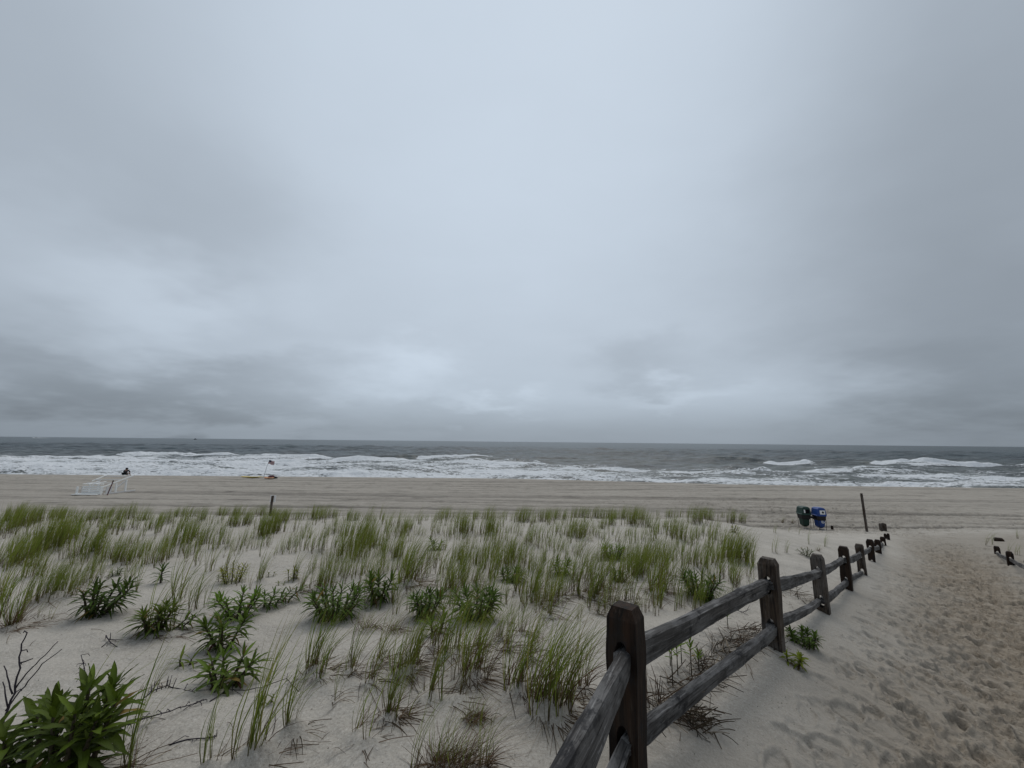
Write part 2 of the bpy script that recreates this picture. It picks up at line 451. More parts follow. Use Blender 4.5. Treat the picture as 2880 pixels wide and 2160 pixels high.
# clumps read off the photograph strip by strip: (x, y of the foot, height[, kind]) in each strip's own scale
STRIPS = [
 ((0, 1400, .27125), """40 390 230 d;130 330 230 d;220 320 220 d;300 265 190 d;400 255 170 d;70 250 160 d;170 230 170 d;560 205 110 d;620 225 130 d;690 210 120 d;500 220 110 m;850 260 140 d;950 235 120 d;1050 225 120 d;1150 205 120 d;1250 235 160 d;1350 225 150 d;1180 325 140 d;1250 330 120 m;1330 335 140 m;1100 330 110 m;1500 240 120 d;1590 330 170 d;1640 380 200 m;1700 260 130 d;1820 200 100 d;1900 195 100 d;2000 200 110 d;2100 235 130 d;2170 285 130 m;780 210 100 m;1430 250 110 m;
 520 560 330 d;580 540 350 d;640 500 250 d;690 450 220 d;590 400 230 d;700 640 200 m;900 590 230 d;960 600 260 d;1010 590 220 m;860 420 150 m;760 400 140 m;1150 650 270 d;1230 690 230 d;1320 685 240 d;1360 640 210 m;1430 605 170 m;1500 565 160 m;1590 690 250 d;1660 665 210 m;1750 640 220 m;1870 600 200 m;1870 510 310 d;1930 470 260 d;2040 560 200 m;2110 490 180 d;2020 420 150 m;1300 500 150 m;1380 480 150 m;1050 420 130 m;
 30 725 270 m;80 640 230 m;150 735 330 d;210 670 260 d;280 640 230 m;340 830 250 d;380 740 250 m;380 590 260 d;450 1060 380 d;490 1050 330 m;560 1030 300 d;640 1040 300 m;710 1050 290 m;770 990 260 m;830 930 240 m;900 860 230 m;990 870 230 m;1080 800 200 s;1320 895 260 s;920 770 210 m;830 680 190 m;420 600 230 m;1370 820 200 s;680 860 230 m;560 880 240 m;300 560 200 m"""),
 ((500, 1400, .27125), """430 195 110 d;490 185 100 d;600 180 110 d;660 185 110 m;430 270 80 s;560 290 150 d;630 300 160 d;700 290 170 d;745 280 130 m;800 175 90 m;870 185 110 d;980 185 80 d;1050 250 140 d;1130 250 140 d;1090 190 80 m;900 400 230 d;970 380 240 d;1040 370 200 d;880 420 180 d;1230 228 110 d;1290 228 100 m;1390 220 140 d;1450 225 130 d;1530 218 130 d;1620 212 110 d;1780 238 110 d;1850 240 100 d;1910 232 80 m;1970 244 80 m;2035 248 80 m;2130 234 70 m;
 390 530 230 m;470 512 270 m;530 522 150 s;615 562 220 m;680 500 170 m;770 540 130 s;820 532 160 s;900 512 180 m;955 500 90 s;1080 585 170 m;1140 540 200 m;1200 580 150 m;1240 510 160 m;1350 430 140 m;1290 430 130 m;1420 545 150 m;1480 545 260 m;1600 385 160 m;1660 375 180 m;1540 405 130 m;1760 405 190 d;1850 560 330 d;1910 500 260 d;1960 470 250 d;1860 640 250 d;1700 620 250 m;2050 515 180 d;2000 545 190 m;2150 592 190 m;1000 612 110 s;1340 528 90 s;770 415 80 s;
 1380 765 200 m;1430 900 160 m;1480 725 170 m;1510 940 270 d;1570 930 260 d;1650 830 260 m;1720 830 260 m;1790 835 270 m;1870 845 250 m;1940 800 210 m;2040 800 190 m;2110 805 190 m;2170 785 160 m;1580 760 220 m;1660 690 200 m;1780 690 200 m;665 905 180 s;850 870 260 n;880 860 240 s;1200 850 220 n;1280 970 250 n;1380 960 230 s;1640 520 160 m;1560 620 120 m;540 860 230 s"""),
 ((1000, 1400, .27125), """500 242 60 s;560 242 60 s;620 242 90 m;680 242 70 m;735 242 80 m;800 255 110 m;870 230 120 d;940 215 110 d;1000 212 90 m;1060 222 90 m;1100 360 220 d;1150 380 230 d;1210 365 150 m;1240 222 100 d;1300 222 100 m;1380 222 130 d;1350 380 200 d;1410 370 200 d;1470 220 90 m;1550 222 90 m;1620 250 100 m;1700 255 160 d;1760 250 160 d;1850 250 100 s;1930 240 120 d;2000 222 110 d;2080 220 110 d;2160 225 120 d;
 400 362 100 m;470 405 150 d;550 460 110 m;560 335 120 m;640 385 120 m;695 385 90 m;850 380 120 m;960 405 150 m;1015 428 120 m;1110 442 120 m;1330 462 150 m;1410 442 140 m;1490 448 160 m;1560 372 120 m;1650 372 130 m;1700 402 120 m;1830 492 200 m;1910 435 170 m;1880 512 110 m;2080 362 120 m;2020 352 70 s;2150 392 130 m;1790 470 170 m;
 330 592 200 m;410 640 260 d;260 600 200 m;480 742 170 m;400 760 160 m;520 905 440 N;545 900 400 N;640 782 200 m;690 812 230 m;740 862 170 s;700 655 200 m;780 645 150 m;910 552 140 m;830 640 80 s;880 655 90 s;920 742 200 s;990 745 180 s;1080 660 240 d;1140 640 200 m;1090 862 300 d;1210 542 140 m;1270 702 210 d;1190 662 130 m;1400 645 240 d;1380 860 330 n;1450 700 240 m;1540 760 250 m;1610 705 320 d;1670 670 260 d;1730 700 200 m;1760 765 250 m;1830 785 260 m;1840 1000 340 n;1960 685 240 m;2030 540 150 m;2100 550 180 m;2160 560 120 m;1480 820 220 m;1300 880 190 s;
 1540 1005 170 s;1230 905 230 n;1010 1000 230 n;900 1000 260 n;1770 1005 160 s;1890 1100 270 n;1990 1100 270 n;2080 1062 240 n;2160 1032 260 n;1960 900 160 m;820 900 200 s;1100 980 240 n"""),
 ((1500, 1400, .27125), """440 202 110 d;520 202 110 d;575 212 110 m;640 202 110 d;710 212 110 d;780 202 110 d;850 222 100 d;940 222 130 d;1010 290 200 d;1060 280 190 d;1100 230 130 d;1160 290 160 m;1210 312 130 m;1290 185 60 m;1315 372 140 m;1380 335 130 m;1400 200 80 d;1455 195 80 m;1510 202 100 m;1610 212 100 m;1680 270 170 d;1720 255 140 d;1770 212 100 d;1830 225 110 d;1845 312 90 s;1905 302 80 m;1960 212 80 m;2060 262 130 d;2100 240 90 m;2170 262 110 d;
 420 405 210 d;500 430 210 d;540 420 170 m;585 452 90 m;640 402 150 m;670 412 130 m;720 325 130 d;820 292 120 d;720 432 80 s;830 392 110 m;890 372 90 s;970 402 120 m;1010 402 90 m;1060 480 180 m;1120 450 150 m;1180 442 120 m;1460 410 220 d;1530 450 210 d;1500 502 110 m;1610 430 150 m;1710 432 160 m;1770 372 100 m;1840 452 150 m;1900 445 120 m;
 2030 660 320 d;2080 680 330 d;2130 690 280 d;2190 690 270 d;2000 600 240 m;440 605 150 m;470 1000 390 N;560 805 210 m;610 1050 340 N;650 1030 300 n;700 950 290 N;640 662 130 m;760 805 210 m;800 1100 310 n;860 1105 210 n;930 905 270 n;950 1050 140 s;1060 850 330 d;1110 840 300 d;1150 800 280 d;1030 1100 260 n;1260 1000 410 N;1290 960 350 n;1210 1000 240 n;1330 745 190 m;1420 822 260 m;1390 655 180 m;1460 645 160 m;1560 885 240 n;1590 705 210 m;1700 725 240 d;1640 685 160 m;1800 705 210 m;1860 695 200 m;1910 685 200 m;1960 795 160 m;2100 945 260 n;2060 900 210 n;1350 900 130 b;1160 640 210 d;980 660 200 m;880 760 180 m;1250 700 260 d;1320 640 180 m;1000 780 230 m;1480 560 120 m;1560 580 130 m;360 830 260 m;520 870 260 m"""),
 ((2160, 1200, .3255), """60 922 80 s;270 935 50 t;180 912 40 t;360 1022 95 t;510 1045 115 s;435 1075 50 b;130 828 50 b;210 836 45 b;60 1090 150 s;150 1090 110 s;1880 1032 95 t;1940 1022 80 t;2170 972 75 s;2150 1110 110 s;2080 1100 80 t"""),
 ((800, 1500, .4069), """175 968 340 n;200 960 300 n;255 998 350 n;450 960 340 n;590 1040 330 n;780 975 300 n;830 960 330 n;480 1405 420 t;555 1460 460 t;700 1270 330 n;735 1292 360 N;860 965 310 N;985 1142 400 n;1100 1180 440 t;1200 1160 340 t;1260 1010 400 N;1300 1000 380 N;1350 930 300 n;1330 800 220 n;1540 800 230 n;1595 1080 420 N;1620 1085 350 n;1770 785 240 t;1765 1222 530 N;1840 1262 560 N;1800 1200 420 n;1960 1205 450 n;2060 1080 350 n;365 1172 230 t;30 1392 420 t;1825 575 230 n;1770 515 170 n;1720 405 150 m;2040 602 160 s;2160 552 150 n;1010 800 330 n;1090 860 360 n;1180 830 330 n;1690 860 300 n;900 880 300 n;650 900 260 n;1480 740 200 n;1640 700 200 n;1560 640 180 s;580 670 160 b;1860 1080 360 n;770 680 150 b"""),
 ((500, 1860, .27125), """720 1060 1000 n;640 1090 850 t;830 975 900 t;1170 752 660 t;1180 745 520 t;290 1105 560 t;380 1105 650 t;780 1090 700 t"""),
 ((0, 1640, .27125), """150 470 430 n;100 480 330 b;215 440 330 t;510 402 210 t;410 362 160 t;1520 530 400 t;1580 540 480 n;1780 530 440 t;1830 480 330 t"""),
 ((0, 1860, .27125), """1220 1180 650 t;1380 1150 900 t;500 1190 850 t;700 1200 800 t;900 1180 700 t;1580 280 270 t"""),
 ((800, 1500, .4069), """1100 1640 330 b;1180 1650 380 b;1260 1640 300 b;1050 1630 260 b;1370 1640 330 n;900 1650 350 t;1290 1290 150 b;1340 1300 110 b"""),
]
CL = []
for (ox, oy, sc), txt in STRIPS:
    for it in txt.replace('\n', ' ').split(';'):
        a = it.split()
        if len(a) < 3: continue
        CL.append((ox + float(a[0]) * sc, oy + float(a[1]) * sc, float(a[2]) * sc, a[3] if len(a) > 3 else 'm'))

# ------------------------------------------------------------------ ground: dune, path and beach cut from one sheet
def footprints(X, Y, rr, th, Z):
    """press shoe and bare-foot marks into the sheet"""
    rng = np.random.default_rng(5)
    P = []
    for _ in range(3400):                        # the trodden path beside the fence
        s = rng.uniform(-1.0, 22); o = rng.normal(1.75, .62)
        if o < .5 or o > 3.6: continue
        P.append((.56 + s * .715 + o * .70, 2.02 + s * .70 - o * .71, R(45) + rng.normal(0, .5) + (math.pi if rng.random() < .4 else 0), rng.uniform(.010, .026)))
    for _ in range(620):                         # a few strays on the bank below the fence
        s = rng.uniform(-1.0, 12); o = rng.uniform(.35, 1.3)
        P.append((.56 + s * .715 + o * .70, 2.02 + s * .70 - o * .71, R(45) + rng.normal(0, .9), rng.uniform(.006, .016)))
    for _ in range(4200):                        # fanning out on to the beach
        a = rng.uniform(-.5, 1.1); q = rng.uniform(0, 1) ** .7 * 20
        P.append((16.5 + q * math.sin(a + .2) + rng.normal(0, 2.2), 18.5 + q * math.cos(a) * .8 + rng.normal(0, 1.2), rng.uniform(0, 6.28), rng.uniform(.03, .07)))
    lr = np.log(rr)
    for cx, cy, an, dp in P:
        r0 = math.hypot(cx, cy); t0 = math.atan2(cx, cy)
        L = rng.uniform(.12, .165); W = L * rng.uniform(.36, .5)
        i0, i1 = np.searchsorted(rr, [r0 - .3, r0 + .3]); j0, j1 = np.searchsorted(th, [t0 - .3 / r0, t0 + .3 / r0])
        if i1 <= i0 or j1 <= j0: continue
        x = X[i0:i1, j0:j1] - cx; y = Y[i0:i1, j0:j1] - cy
        u = x * math.cos(an) + y * math.sin(an); v = -x * math.sin(an) + y * math.cos(an)
        w = W * (1 + .25 * u / L)
        q = np.sqrt((u / L) ** 2 + (v / w) ** 2)
        q = q + .22 * (vnoise(x * 16 + cx * 7, y * 16 + cy * 7, 2) - .5)
        dent = -(1 - sstep(.78, 1.0, q)) * (1 + .25 * np.sin(u / L * 2.4)) + .45 * np.exp(-((q - 1.14) / .15) ** 2)
        Z[i0:i1, j0:j1] += dp * dent

def build_ground():
    r = np.r_[np.linspace(.12, 1.5, 14), np.geomspace(1.56, 80, 1080), np.geomspace(83, 3000, 50)]
    t = np.r_[np.linspace(-180, -75, 30)[:-1], np.linspace(-75, -60, 30)[:-1], np.linspace(-60, 60, 1250), np.linspace(60, 75, 30)[1:], np.linspace(75, 180, 30)[1:]]
    t = np.radians(t)
    nr, nt = len(r), len(t)
    RR, TT = np.meshgrid(r, t, indexing='ij')
    X, Y = RR * np.sin(TT), RR * np.cos(TT)
    Z = CZ - drop(X, Y)
    off = fence_offset(X, Y)
    near = Y < 24
    by = np.interp(X, BERM_X, BERM_Y)
    onpath = sstep(.25, 1.6, off + .25 * fbm(X * 1.3, Y * 1.3, 31, 3)) * (1 - sstep(2.5, 3.2, off)) * sstep(-6, 0, X + Y) 
    brown = sstep(.30, 1.6, off + .5 * fbm(X * .8, Y * .8, 41, 4)) * (1 - sstep(2.05, 2.75, off + .4 * fbm(X * .7, Y * .7, 44, 3))) * (1 - sstep(24, 34, X + Y))
    fan = np.exp(-(((X - 17.5 - (Y - 19) * .35) / 6.5) ** 2)) * sstep(15, 19, Y) * (1 - sstep(30, 40, Y))
    churn = np.maximum(onpath * near, fan)
    Z += churn * (.019 * fbm(X * 3.2, Y * 3.2, 51, 4, .6) + .007 * fbm(X * 11, Y * 11, 57, 2))
    footprints(X, Y, r, t, Z)
    for px, py, hp, k in CL:                     # wind-blown sand heaps up round the grass
        if py > 2170: continue
        p = at(px, py); h = min(max(hp / FPX * depth(p), .12), .9)
        sg = .30 * h if k in 'dmb' else .20 * h
        r0 = math.hypot(p[0], p[1]); t0 = math.atan2(p[0], p[1])
        i0, i1 = np.searchsorted(r, [r0 - 3 * sg, r0 + 3 * sg]); j0, j1 = np.searchsorted(t, [t0 - 3 * sg / r0, t0 + 3 * sg / r0])
        q = ((X[i0:i1, j0:j1] - p[0] - .3 * sg) ** 2 + ((Y[i0:i1, j0:j1] - p[1]) * 1.1) ** 2) / sg ** 2
        Z[i0:i1, j0:j1] += .075 * h * np.exp(-q)
    dune = (1 - sstep(17, 21, Y)) * (1 - churn)
    Z += dune * (.009 * fbm(X * 5 + Y * 1.5, Y * 8, 61, 4, .55) + .004 * fbm(X * 22, Y * 24, 66, 2) + .0035 * np.sin((Y * 1.0 + X * .25 + .25 * fbm(X * 1.5, Y * 1.5, 68, 3)) * 48) * np.clip(fbm(X * .9, Y * .9, 69, 2) + .15, 0, 1))
    # raked beach: shallow ruts run along the shore, scuffed with old prints
    beach = sstep(19, 23, Y) * (1 - sstep(by - .5, by + 1.5, Y))
    yw = Y + .010 * X + .55 * fbm(X * .035, Y * .05, 71, 2)
    lane = .45 + .8 * vnoise(X * .025 + 4, Y * .35, 77)
    rut = np.zeros_like(Y)
    for f, s, a in ((1.55, 81, .5), (.72, 83, .6), (3.3, 85, .3)):
        q = vnoise(yw * f, X * .012 + s, s)
        rut += a * np.clip(q - .62, 0, 1) * 3.2
    for y0, sl, d in ((23.1, .012, 1.3), (24.6, .02, 1.0), (27.2, .012, 1.25), (27.75, .012, 1.0), (30.5, -.006, .8), (33.6, .01, .9), (34.4, .011, .9), (38.5, .004, .7), (41.2, .0, .6), (30.0, .13, .7), (31.6, .135, .7), (36.0, -.10, .6), (37.6, -.105, .6), (26.0, -.055, .7), (29.0, .05, .8)):
        q = Y + sl * X + .25 * fbm(X * .06, Y * 0 + y0, 87, 3) - y0
        rut += d * np.exp(-(q / .30) ** 2) * (.35 + 1.0 * vnoise(X * .08, Y * 0 + y0, 88))
    Z -= beach * .085 * rut * lane
    Z += beach * (.045 * fbm(X * .9, Y * 2.0, 91, 4, .65) + .030 * fbm(X * 2.6, Y * 3.6, 95, 3, .6))
    streak = .5 + .5 * fbm(X * .10, yw * 2.6, 93, 4, .7)
    dash = np.clip(fbm(X * .40, Y * 1.9, 97, 4, .6) - .18, 0, 1) * 1.6
    shade_damp = np.clip(beach * (.06 + .55 * np.clip(streak - .5, 0, 1) * 2 + .6 * dash) + beach * np.clip(rut - .25 + .35 * fbm(X * .9, Y * 1.6, 98, 4, .65), 0, 1) * .6 + sstep(by + .8, by + 4, Y) * .8 + .28 * fan * np.clip(fbm(X * 1.8, Y * 2.4, 99, 4) + .1, 0, 1), 0, 1)  # rut shading painted in as dark lines, plus damp turned sand and wet edge
    coarse = np.maximum(sstep(-.5, 1.1, off + .4 * fbm(X * .6, Y * .6, 46, 3)) * (1 - sstep(17, 23, Y)), .55 * sstep(20, 24, Y))
    V = np.c_[X.ravel(), Y.ravel(), Z.ravel()]
    idx = np.arange(nr * nt).reshape(nr, nt)
    F = np.stack([idx[:-1, :-1], idx[1:, :-1], idx[1:, 1:], idx[:-1, 1:]], -1)[..., ::-1]
    # smooth normals of the whole sheet so that the three surfaces meet without a seam
    du = np.stack(np.gradient(np.stack([X, Y, Z], -1), axis=0), 0); dv = np.stack(np.gradient(np.stack([X, Y, Z], -1), axis=1), 0)
    N = np.cross(dv, du); N /= np.linalg.norm(N, axis=-1, keepdims=True) + 1e-12
    N[N[..., 2] < 0] *= -1
    N = N.reshape(-1, 3)
    cx = X[:-1, :-1]; cy = Y[:-1, :-1]
    offc = off[:-1, :-1]
    cls = np.zeros(cx.shape, int)
    cls[(offc > .55) & (offc < 2.9) & (cy < 20.5) & (cx + cy > -3)] = 1
    cls[cy >= 20.5] = 2
    for k, nm, lab in ((0, 'dune', 'pale smooth sand dune under the grass'), (1, 'sand_path', 'trodden brownish sand path beside the fence'), (2, 'beach', 'flat grey-tan beach with raked tracks')):
        f = F[cls == k]
        used = np.unique(f)
        remap = np.full(nr * nt, -1, np.int64); remap[used] = np.arange(len(used))
        me = mesh_np(nm, V[used], remap[f], attrs={'trodden': brown.ravel()[used], 'shade_damp': shade_damp.ravel()[used], 'coarse': coarse.ravel()[used]})
        me.normals_split_custom_set_from_vertices(N[used])
        tag(link(nm, me, M_SAND), lab, {'dune': 'dune', 'sand_path': 'path', 'beach': 'beach'}[nm], kind='structure')

build_ground()

# ------------------------------------------------------------------ sea
def sea_at(px, py):
    d = ray(px, py)
    Y = SEA_D / -d[2]
    return d[0] * Y, Y

def build_sea():
    rng = np.random.default_rng(23)
    yr = np.r_[np.geomspace(52, 420, 620), np.geomspace(424, 16000, 190)]
    tx = np.r_[np.linspace(-9, -1.62, 40)[:-1], np.linspace(-1.62, 1.62, 900), np.linspace(1.62, 9, 40)[1:]]
    YY, TT = np.meshgrid(yr, tx, indexing='ij')
    X = TT * YY
    step = np.gradient(yr)[:, None] * np.ones_like(X)
    Z = np.zeros_like(X)
    for _ in range(46):
        lam = math.exp(rng.uniform(math.log(2.2), math.log(46)))
        an = rng.normal(0, .42) + math.pi
        kx, ky = math.sin(an) * 2 * math.pi / lam, math.cos(an) * 2 * math.pi / lam
        amp = .014 * lam ** .72 * rng.uniform(.5, 1.2)
        ph = rng.uniform(0, 6.28)
        fade = 1 - sstep(.22, .42, step / lam)
        gust = .55 + .9 * vnoise(X * .013 + _, YY * .02, 200 + _)
        s = np.sin(kx * X + ky * YY + ph)
        Z += amp * fade * gust * (s + .25 * s * s)
    foam = np.zeros_like(X)
    # breakers: seen ends (pixels), height, broken share, trailing foam length
    B = [(-150, 1288, 330, 1288, .75, .9, 24), (300, 1284, 700, 1283, 1.25, 1.0, 34), (560, 1285, 975, 1289, 1.3, 1.0, 34), (940, 1289, 1190, 1291, 1.25, .0, 0), (1160, 1291, 1400, 1293, 1.05, 1.0, 26),
         (1370, 1300, 1530, 1301, 1.1, .95, 16), (1410, 1304, 1520, 1303, .8, 0, 0), (1490, 1294, 1650, 1296, 1.0, .0, 0), (1170, 1266, 1400, 1268, 1.0, 0, 0), (1780, 1294, 2000, 1296, .6, 0, 0),
         (1980, 1301, 2160, 1303, .95, .05, 0), (2140, 1305, 2290, 1307, 1.15, 1.0, 13), (2420, 1310, 2640, 1314, 1.15, 1.0, 17), (2580, 1313, 2850, 1316, 1.5, 1.0, 20), (2830, 1314, 3050, 1317, 1.0, .15, 4),
         (1640, 1328, 2040, 1333, .55, 1.0, 12), (1190, 1322, 1420, 1325, .50, .9, 12), (2040, 1326, 2180, 1329, .75, .2, 4), (2150, 1330, 2400, 1333, .75, 1.0, 12), (2380, 1341, 2960, 1348, .42, .95, 13),
         (900, 1303, 1330, 1306, .55, .95, 14), (1250, 1311, 1560, 1314, .4, .8, 9), (860, 1324, 1250, 1328, .38, .8, 9), (640, 1309, 1000, 1312, .4, .9, 10), (300, 1301, 900, 1303, .5, .9, 15), (-100, 1312, 500, 1314, .4, .9, 13), (560, 1316, 1100, 1318, .38, .75, 9), (700, 1334, 1080, 1337, .40, .35, 6), (1330, 1340, 1760, 1346, .36, .7, 8), (1700, 1350, 2300, 1357, .34, .5, 8), (-100, 1327, 420, 1328, .3, .6, 8)]
    for x0, y0, x1, y1, h, br, tail in B:
        ax, ay = sea_at(x0, y0); bx, by_ = sea_at(x1, y1)
        u = (X - ax) / (bx - ax)
        yc = ay + (by_ - ay) * u + 3.0 * fbm(X * .05, X * 0 + y0, int(y0), 3) + .9 * fbm(X * .32, X * 0 + y0, int(y0) + 5, 3)
        end = sstep(-.02, .16, u) * (1 - sstep(.84, 1.02, u))
        s = YY - yc                                    # seaward of the crest is positive
        lump = .45 + .7 * vnoise(X * .12, X * 0 + y1, int(y0) + 9) + .35 * vnoise(X * .55, X * 0 + y1, int(y0) + 3)
        prof = np.where(s > 0, np.exp(-(s / 4.8) ** 2), np.exp(-(s / 1.5) ** 2))
        Z += .78 * h * end * prof * lump
        if br:
            e2 = sstep(-.01, .10, u) * (1 - sstep(.90, 1.01, u))
            cr = sstep(2.2, .3, s) * np.exp(-np.clip(-s - .5, 0, None) / max(tail, 1)) * (s > -70)
            foam = np.maximum(foam, br * e2 * cr * np.where(s > -2.2, 1.0, .80) * (.70 + .45 * vnoise(X * .16, YY * .5, int(y0) + 40)))
    # sheets of spent foam over the inner surf, thickest to the left
    inner = sstep(0, 1, (np.interp(X / YY, [-1.7, -.9, -.35, 0, .3, .7, 1.3], [158, 150, 152, 140, 126, 124, 138]) - YY) / 26)
    dens = np.interp(X / YY, [-1.7, -1.0, -.6, -.25, 0, .25, .6, .9, 1.3], [.70, .74, .73, .68, .66, .61, .57, .57, .58])
    by = np.interp(X, BERM_X, BERM_Y)
    patch = .5 + .6 * fbm(X * .030, YY * .16, 301, 5, .62)
    foam = np.maximum(foam, inner * dens * (.42 + .95 * patch))
    edge = np.exp(-((YY - by - 27 - 3 * fbm(X * .05, YY * 0, 305, 3)) / 7.0) ** 2)
    foam = np.maximum(foam, edge * np.interp(X / YY, [-1.2, 0, .3, 1.3], [.8, .72, .66, .72]))
    caps = np.clip(fbm(X * .05, YY * .09, 311, 4) - .62, 0, 1) * 2.2 * (1 - sstep(400, 700, YY))
    foam = np.clip(np.maximum(foam, caps), 0, 1)
    Z += foam * .16 * fbm(X * .9, YY * 1.4, 321, 3) * (step < 1.2)
    silt = np.clip(1.05 - (YY - 70) / 150, 0, 1) * .9
    Z += CZ - SEA_D
    V = np.c_[X.ravel(), YY.ravel(), Z.ravel()]
    nr, nt = X.shape
    idx = np.arange(nr * nt).reshape(nr, nt)
    F = np.stack([idx[:-1, :-1], idx[:-1, 1:], idx[1:, 1:], idx[1:, :-1]], -1).reshape(-1, 4)
    me = mesh_np('sea', V, F, attrs={'foam': foam.ravel(), 'silt': silt.ravel()})
    tag(link('sea', me, M_SEA), 'grey-green sea with broken white surf', 'sea', kind='structure')

build_sea()

# ------------------------------------------------------------------ mesh building helpers for objects
class MB:
    def __init__(s): s.v, s.f, s.c = [], [], []
    def quadgrid(s, rows, closed=False, col=None, cap=False):
        """rows: list of equally long point rings"""
        b = len(s.v); n = len(rows[0])
        for i, rw in enumerate(rows):
            for p in rw:
                s.v.append(tuple(p)); s.c.append(col[i] if isinstance(col, list) else (col or (1, 1, 1)))
        for i in range(len(rows) - 1):
            for j in range(n if closed else n - 1):
                k = (j + 1) % n
                s.f.append((b + i * n + j, b + i * n + k, b + (i + 1) * n + k, b + (i + 1) * n + j))
        if cap:
            s.f.append(tuple(b + j for j in range(n))[::-1])
            s.f.append(tuple(b + (len(rows) - 1) * n + j for j in range(n)))
    def tube(s, pts, rad, sides=6, col=None, cap=True):
        pts = [Vector(p) for p in pts]
        rows = []
        up = Vector((.13, .21, .97))
        for i, p in enumerate(pts):
            d = (pts[min(i + 1, len(pts) - 1)] - pts[max(i - 1, 0)]).normalized()
            if abs(d.dot(up)) > .97: up = Vector((1, .1, 0))
            a = d.cross(up).normalized(); b = d.cross(a).normalized()
            r = rad[i] if isinstance(rad, (list, tuple)) else rad
            rows.append([p + (a * math.cos(t) + b * math.sin(t)) * r for t in [2 * math.pi * k / sides for k in range(sides)]])
        s.quadgrid(rows, True, col, cap)
    def box(s, c, size, rz=0.0, rx=0.0, ry=0.0, bev=0.0):
        hx, hy, hz = (a / 2 for a in size)
        M = Matrix.Rotation(rz, 3, 'Z') @ Matrix.Rotation(ry, 3, 'Y') @ Matrix.Rotation(rx, 3, 'X')
        b = min(bev, hx * .45, hy * .45, hz * .45)
        C = Vector(c)
        rings = []
        if b > 0:
            prof = [(-hz, b), (-hz + b, 0), (hz - b, 0), (hz, b)]
        else:
            prof = [(-hz, 0), (hz, 0)]
        for z, ins in prof:
            x, y = hx - ins, hy - ins
            q = b * .7
            ring = [(-x + q, -y), (x - q, -y), (x, -y + q), (x, y - q), (x - q, y), (-x + q, y), (-x, y - q), (-x, -y + q)] if b > 0 else [(-x, -y), (x, -y), (x, y), (-x, y)]
            rings.append([C + M @ Vector((a, d, z)) for a, d in ring])
        s.quadgrid(rings, True, None, True)
    def beam(s, p, q, w, h, up=(0, 0, 1)):
        p, q = Vector(p), Vector(q)
        d = (q - p).normalized(); a = d.cross(Vector(up)).normalized(); b = a.cross(d)
        s.quadgrid([[o + a * x * w / 2 + b * y * h / 2 for x, y in ((-1, -1), (1, -1), (1, 1), (-1, 1))] for o in (p, q)], True, None, True)
    def build(s, name, mat, parent=None, loc=None, rot=None, scale=None, smooth=False, cols=False):
        me = bpy.data.meshes.new(name)
        me.from_pydata(s.v, [], s.f)
        me.update()
        bm = bmesh.new(); bm.from_mesh(me); bmesh.ops.recalc_face_normals(bm, faces=bm.faces); bm.to_mesh(me); bm.free()
        if smooth: me.polygons.foreach_set('use_smooth', np.ones(len(me.polygons), bool))
        if cols:
            c = np.c_[np.array(s.c, np.float32), np.ones(len(s.v), np.float32)]
            me.color_attributes.new('Col', 'FLOAT_COLOR', 'POINT').data.foreach_set('color', c.ravel())
        return link(name, me, mat, parent, loc, rot, scale)

def copy_tree(o, parent=None):
    c = o.copy(); COL.objects.link(c)
    if parent is not None: c.parent = parent
    for ch in list(o.children): copy_tree(ch, c)
    return c

